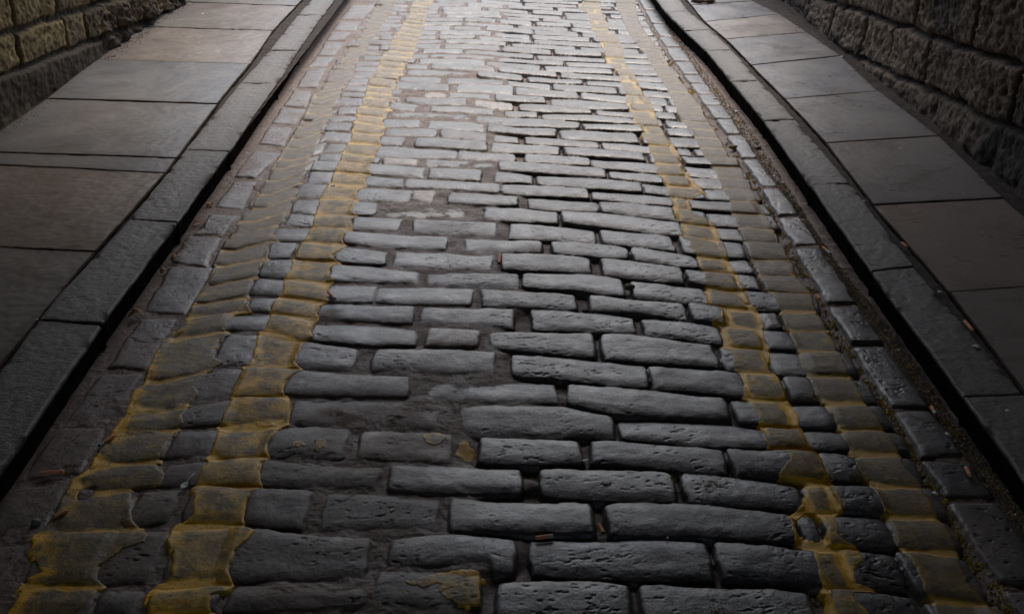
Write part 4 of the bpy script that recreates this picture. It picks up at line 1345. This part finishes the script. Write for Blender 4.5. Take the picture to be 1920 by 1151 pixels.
W_ = "white chips scattered on lane and pavement"
for (a, b, r, z_, lab) in ((1468, 340, .0062, None, "bright white oval chip in the right gutter, biggest of the far ones"), (1600, 495, .0055, None, "round pale chip in gutter moss beside the kerb shadow"),
                          (1685, 653, .0055, None, "white chip in the right gutter halfway down the lane"), (1776, 816, .006, None, "white angular chip in the moss of the near right gutter"),
                          (1616, 704, .0058, None, "white chip at the joint between yellow line and gutter stone"), (1506, 413, .0055, None, "small white chip beside the right gutter stones below the oval one"),
                          (1753, 926, .007, None, "long white chip at the foot of the near right gutter stones"), (1098, 862, .0062, None, "white chip down in the open joint between two dark setts"),
                          (1460, 1010, .0, None, ""), (1761, 547, .006, E_K, "white chip on the joint of right kerb and slab"), (1619, 378, .0055, E_K, "small white chip on the right kerb stone joint"),
                          (1830, 650, .009, E_K, "chalky white mark on the right kerb stone"), (1889, 770, .006, E_K, "pale blue grey fleck on the nearest right kerb stone"),
                          (1578, 107, .007, E_K, "white fleck at the wall foot by the right slab corner"), (380, 27, .010, E_K, "white fleck on the brown slab near the left wall"),
                          (288, 47, .012, E_K, "white fleck on a joint near the left wall foot"), (222, 81, .011, E_K, "white crumb at the foot of the rough left wall"),
                          (115, 158, .010, E_K, "bright crumb on the dirt below the left wall base course"), (185, 134, .007, E_K, "dull white smear on the blue grey left slab"),
                          (372, 81, .006, E_K, "tiny white fleck on the warm brown left slab"), (70, 599, .004, E_K, "tiny white crumb in the left kerb joint"),
                          (462, 556, .006, None, "white crumb among the broken paint edges of the outer left line"), (622, 349, .008, None, "white scrap on the dark sett beside the bright yellow line"),
                          (1688, 278, .005, E_K, "tiny pale fleck on the grey right slab"), (1807, 363, .004, E_K, "tiny white dot near the corner of the large grey right slab"),
                          (657, 21, .009, None, "white chip by the far left kerb"), (1283, 45, .008, None, "tan and white chip beside the far right gutter stones"), (1341, 185, .009, None, "white chip against the broken right gutter stone"),
                          (1380, 208, .009, None, "pinkish white chip in the right gutter under the kerb face"), (735, 955, .004, None, "bluish white speck on a near left sett"), (1252, 1008, .0035, None, "tiny white crumb on the top edge of a near sett")):
    if r == 0: continue
    chip(a, b, r * .8, M_WHITE, "white_chip", lab, "chip", W_, z=z_, st=random.uniform(1.1, 1.8), rot=random.uniform(0, 3))
chip(1138, 908, .0085, M_GUM, "chewing_gum", "pinkish trodden chewing gum on the front of a near sett", "chewing gum", flat=.15, st=1.2)
chip(68, 982, .010, M_PEB, "pebble", "grey pebble on the mortar beside the left outer yellow line", "pebble", flat=.6)
chip(1375, 276, .016, mat_plain("tan_stone", (0.30, 0.22, 0.13), .8, .3), "pebble", "round tan pebble in the right gutter next to a gutter stone", "pebble", flat=.6)
chip(1421, 276, .014, mat_plain("tan_stone_b", (0.28, 0.21, 0.12), .8, .3), "pebble", "yellowish tan pebble against the right kerb face", "pebble", flat=.6)
chip(1098, 575, .010, M_PEB, "pebble", "small round pebble lodged in the open black joint of mid lane setts", "pebble", flat=.7)
chip(1180, 538, .016, mat_plain("mossy_stone", (0.14, 0.12, 0.06), .9, .3), "pebble", "mossy oval stone filling a joint between two setts", "pebble", flat=.5)
# white feather-like scrap by the inner left line
x, y = G(352, 905)
t = empty("feather", (x, y, hz(x, y) + .0012), math.radians(78))
tube_obj("quill", [(-.004, 0, .001), (.010, .001, .0015), (.022, -.001, .0012)], [.0011, .0009, .0004], M_SLIME, t, seg=8)
co = []
for i in range(12):
    a = i / 11
    co += [(-.018 + .017 * a, -.0045 * math.sin(math.pi * (a * .9 + .05)), .0012 + .001 * math.sin(i)), (-.018 + .017 * a, .0045 * math.sin(math.pi * (a * .9 + .05)), .0014)]
me = bpy.data.meshes.new("vane")
me.from_pydata(co, [], [(2 * i, 2 * i + 2, 2 * i + 3, 2 * i + 1) for i in range(11)])
vb = link("vane", me, t, M_SLIME)
md = vb.modifiers.new("thick", 'SOLIDIFY'); md.thickness = .0008
t.scale = (1.45, 1.6, 1.3)
tag(t, "small wet white feather on the dark stone left of the bright yellow line", "feather")

# rusty ring at the far end of the right pavement
x, y = G(1318, 3, E_K)
bm = bmesh.new()
R0, r0, nA, nB = .062, .013, 40, 12
vs = [[bm.verts.new(((R0 + r0 * math.cos(b)) * math.cos(a), (R0 + r0 * math.cos(b)) * math.sin(a), .012 + r0 * (.8 + .1 * math.sin(a * 5)) * math.sin(b)))
       for b in [2 * math.pi * k / nB for k in range(nB)]] for a in [2 * math.pi * k / nA for k in range(nA)]]
for i in range(nA):
    for k in range(nB):
        f = bm.faces.new([vs[i][k], vs[(i + 1) % nA][k], vs[(i + 1) % nA][(k + 1) % nB], vs[i][(k + 1) % nB]])
        f.smooth = True
me = bpy.data.meshes.new("iron_ring")
bm.to_mesh(me)
bm.free()
ri = link("iron_ring", me, None, M_RUST)
ri.location = (x, y, E_K)
tag(ri, "rusty brown ring lying on the far end of the right pavement", "ring")
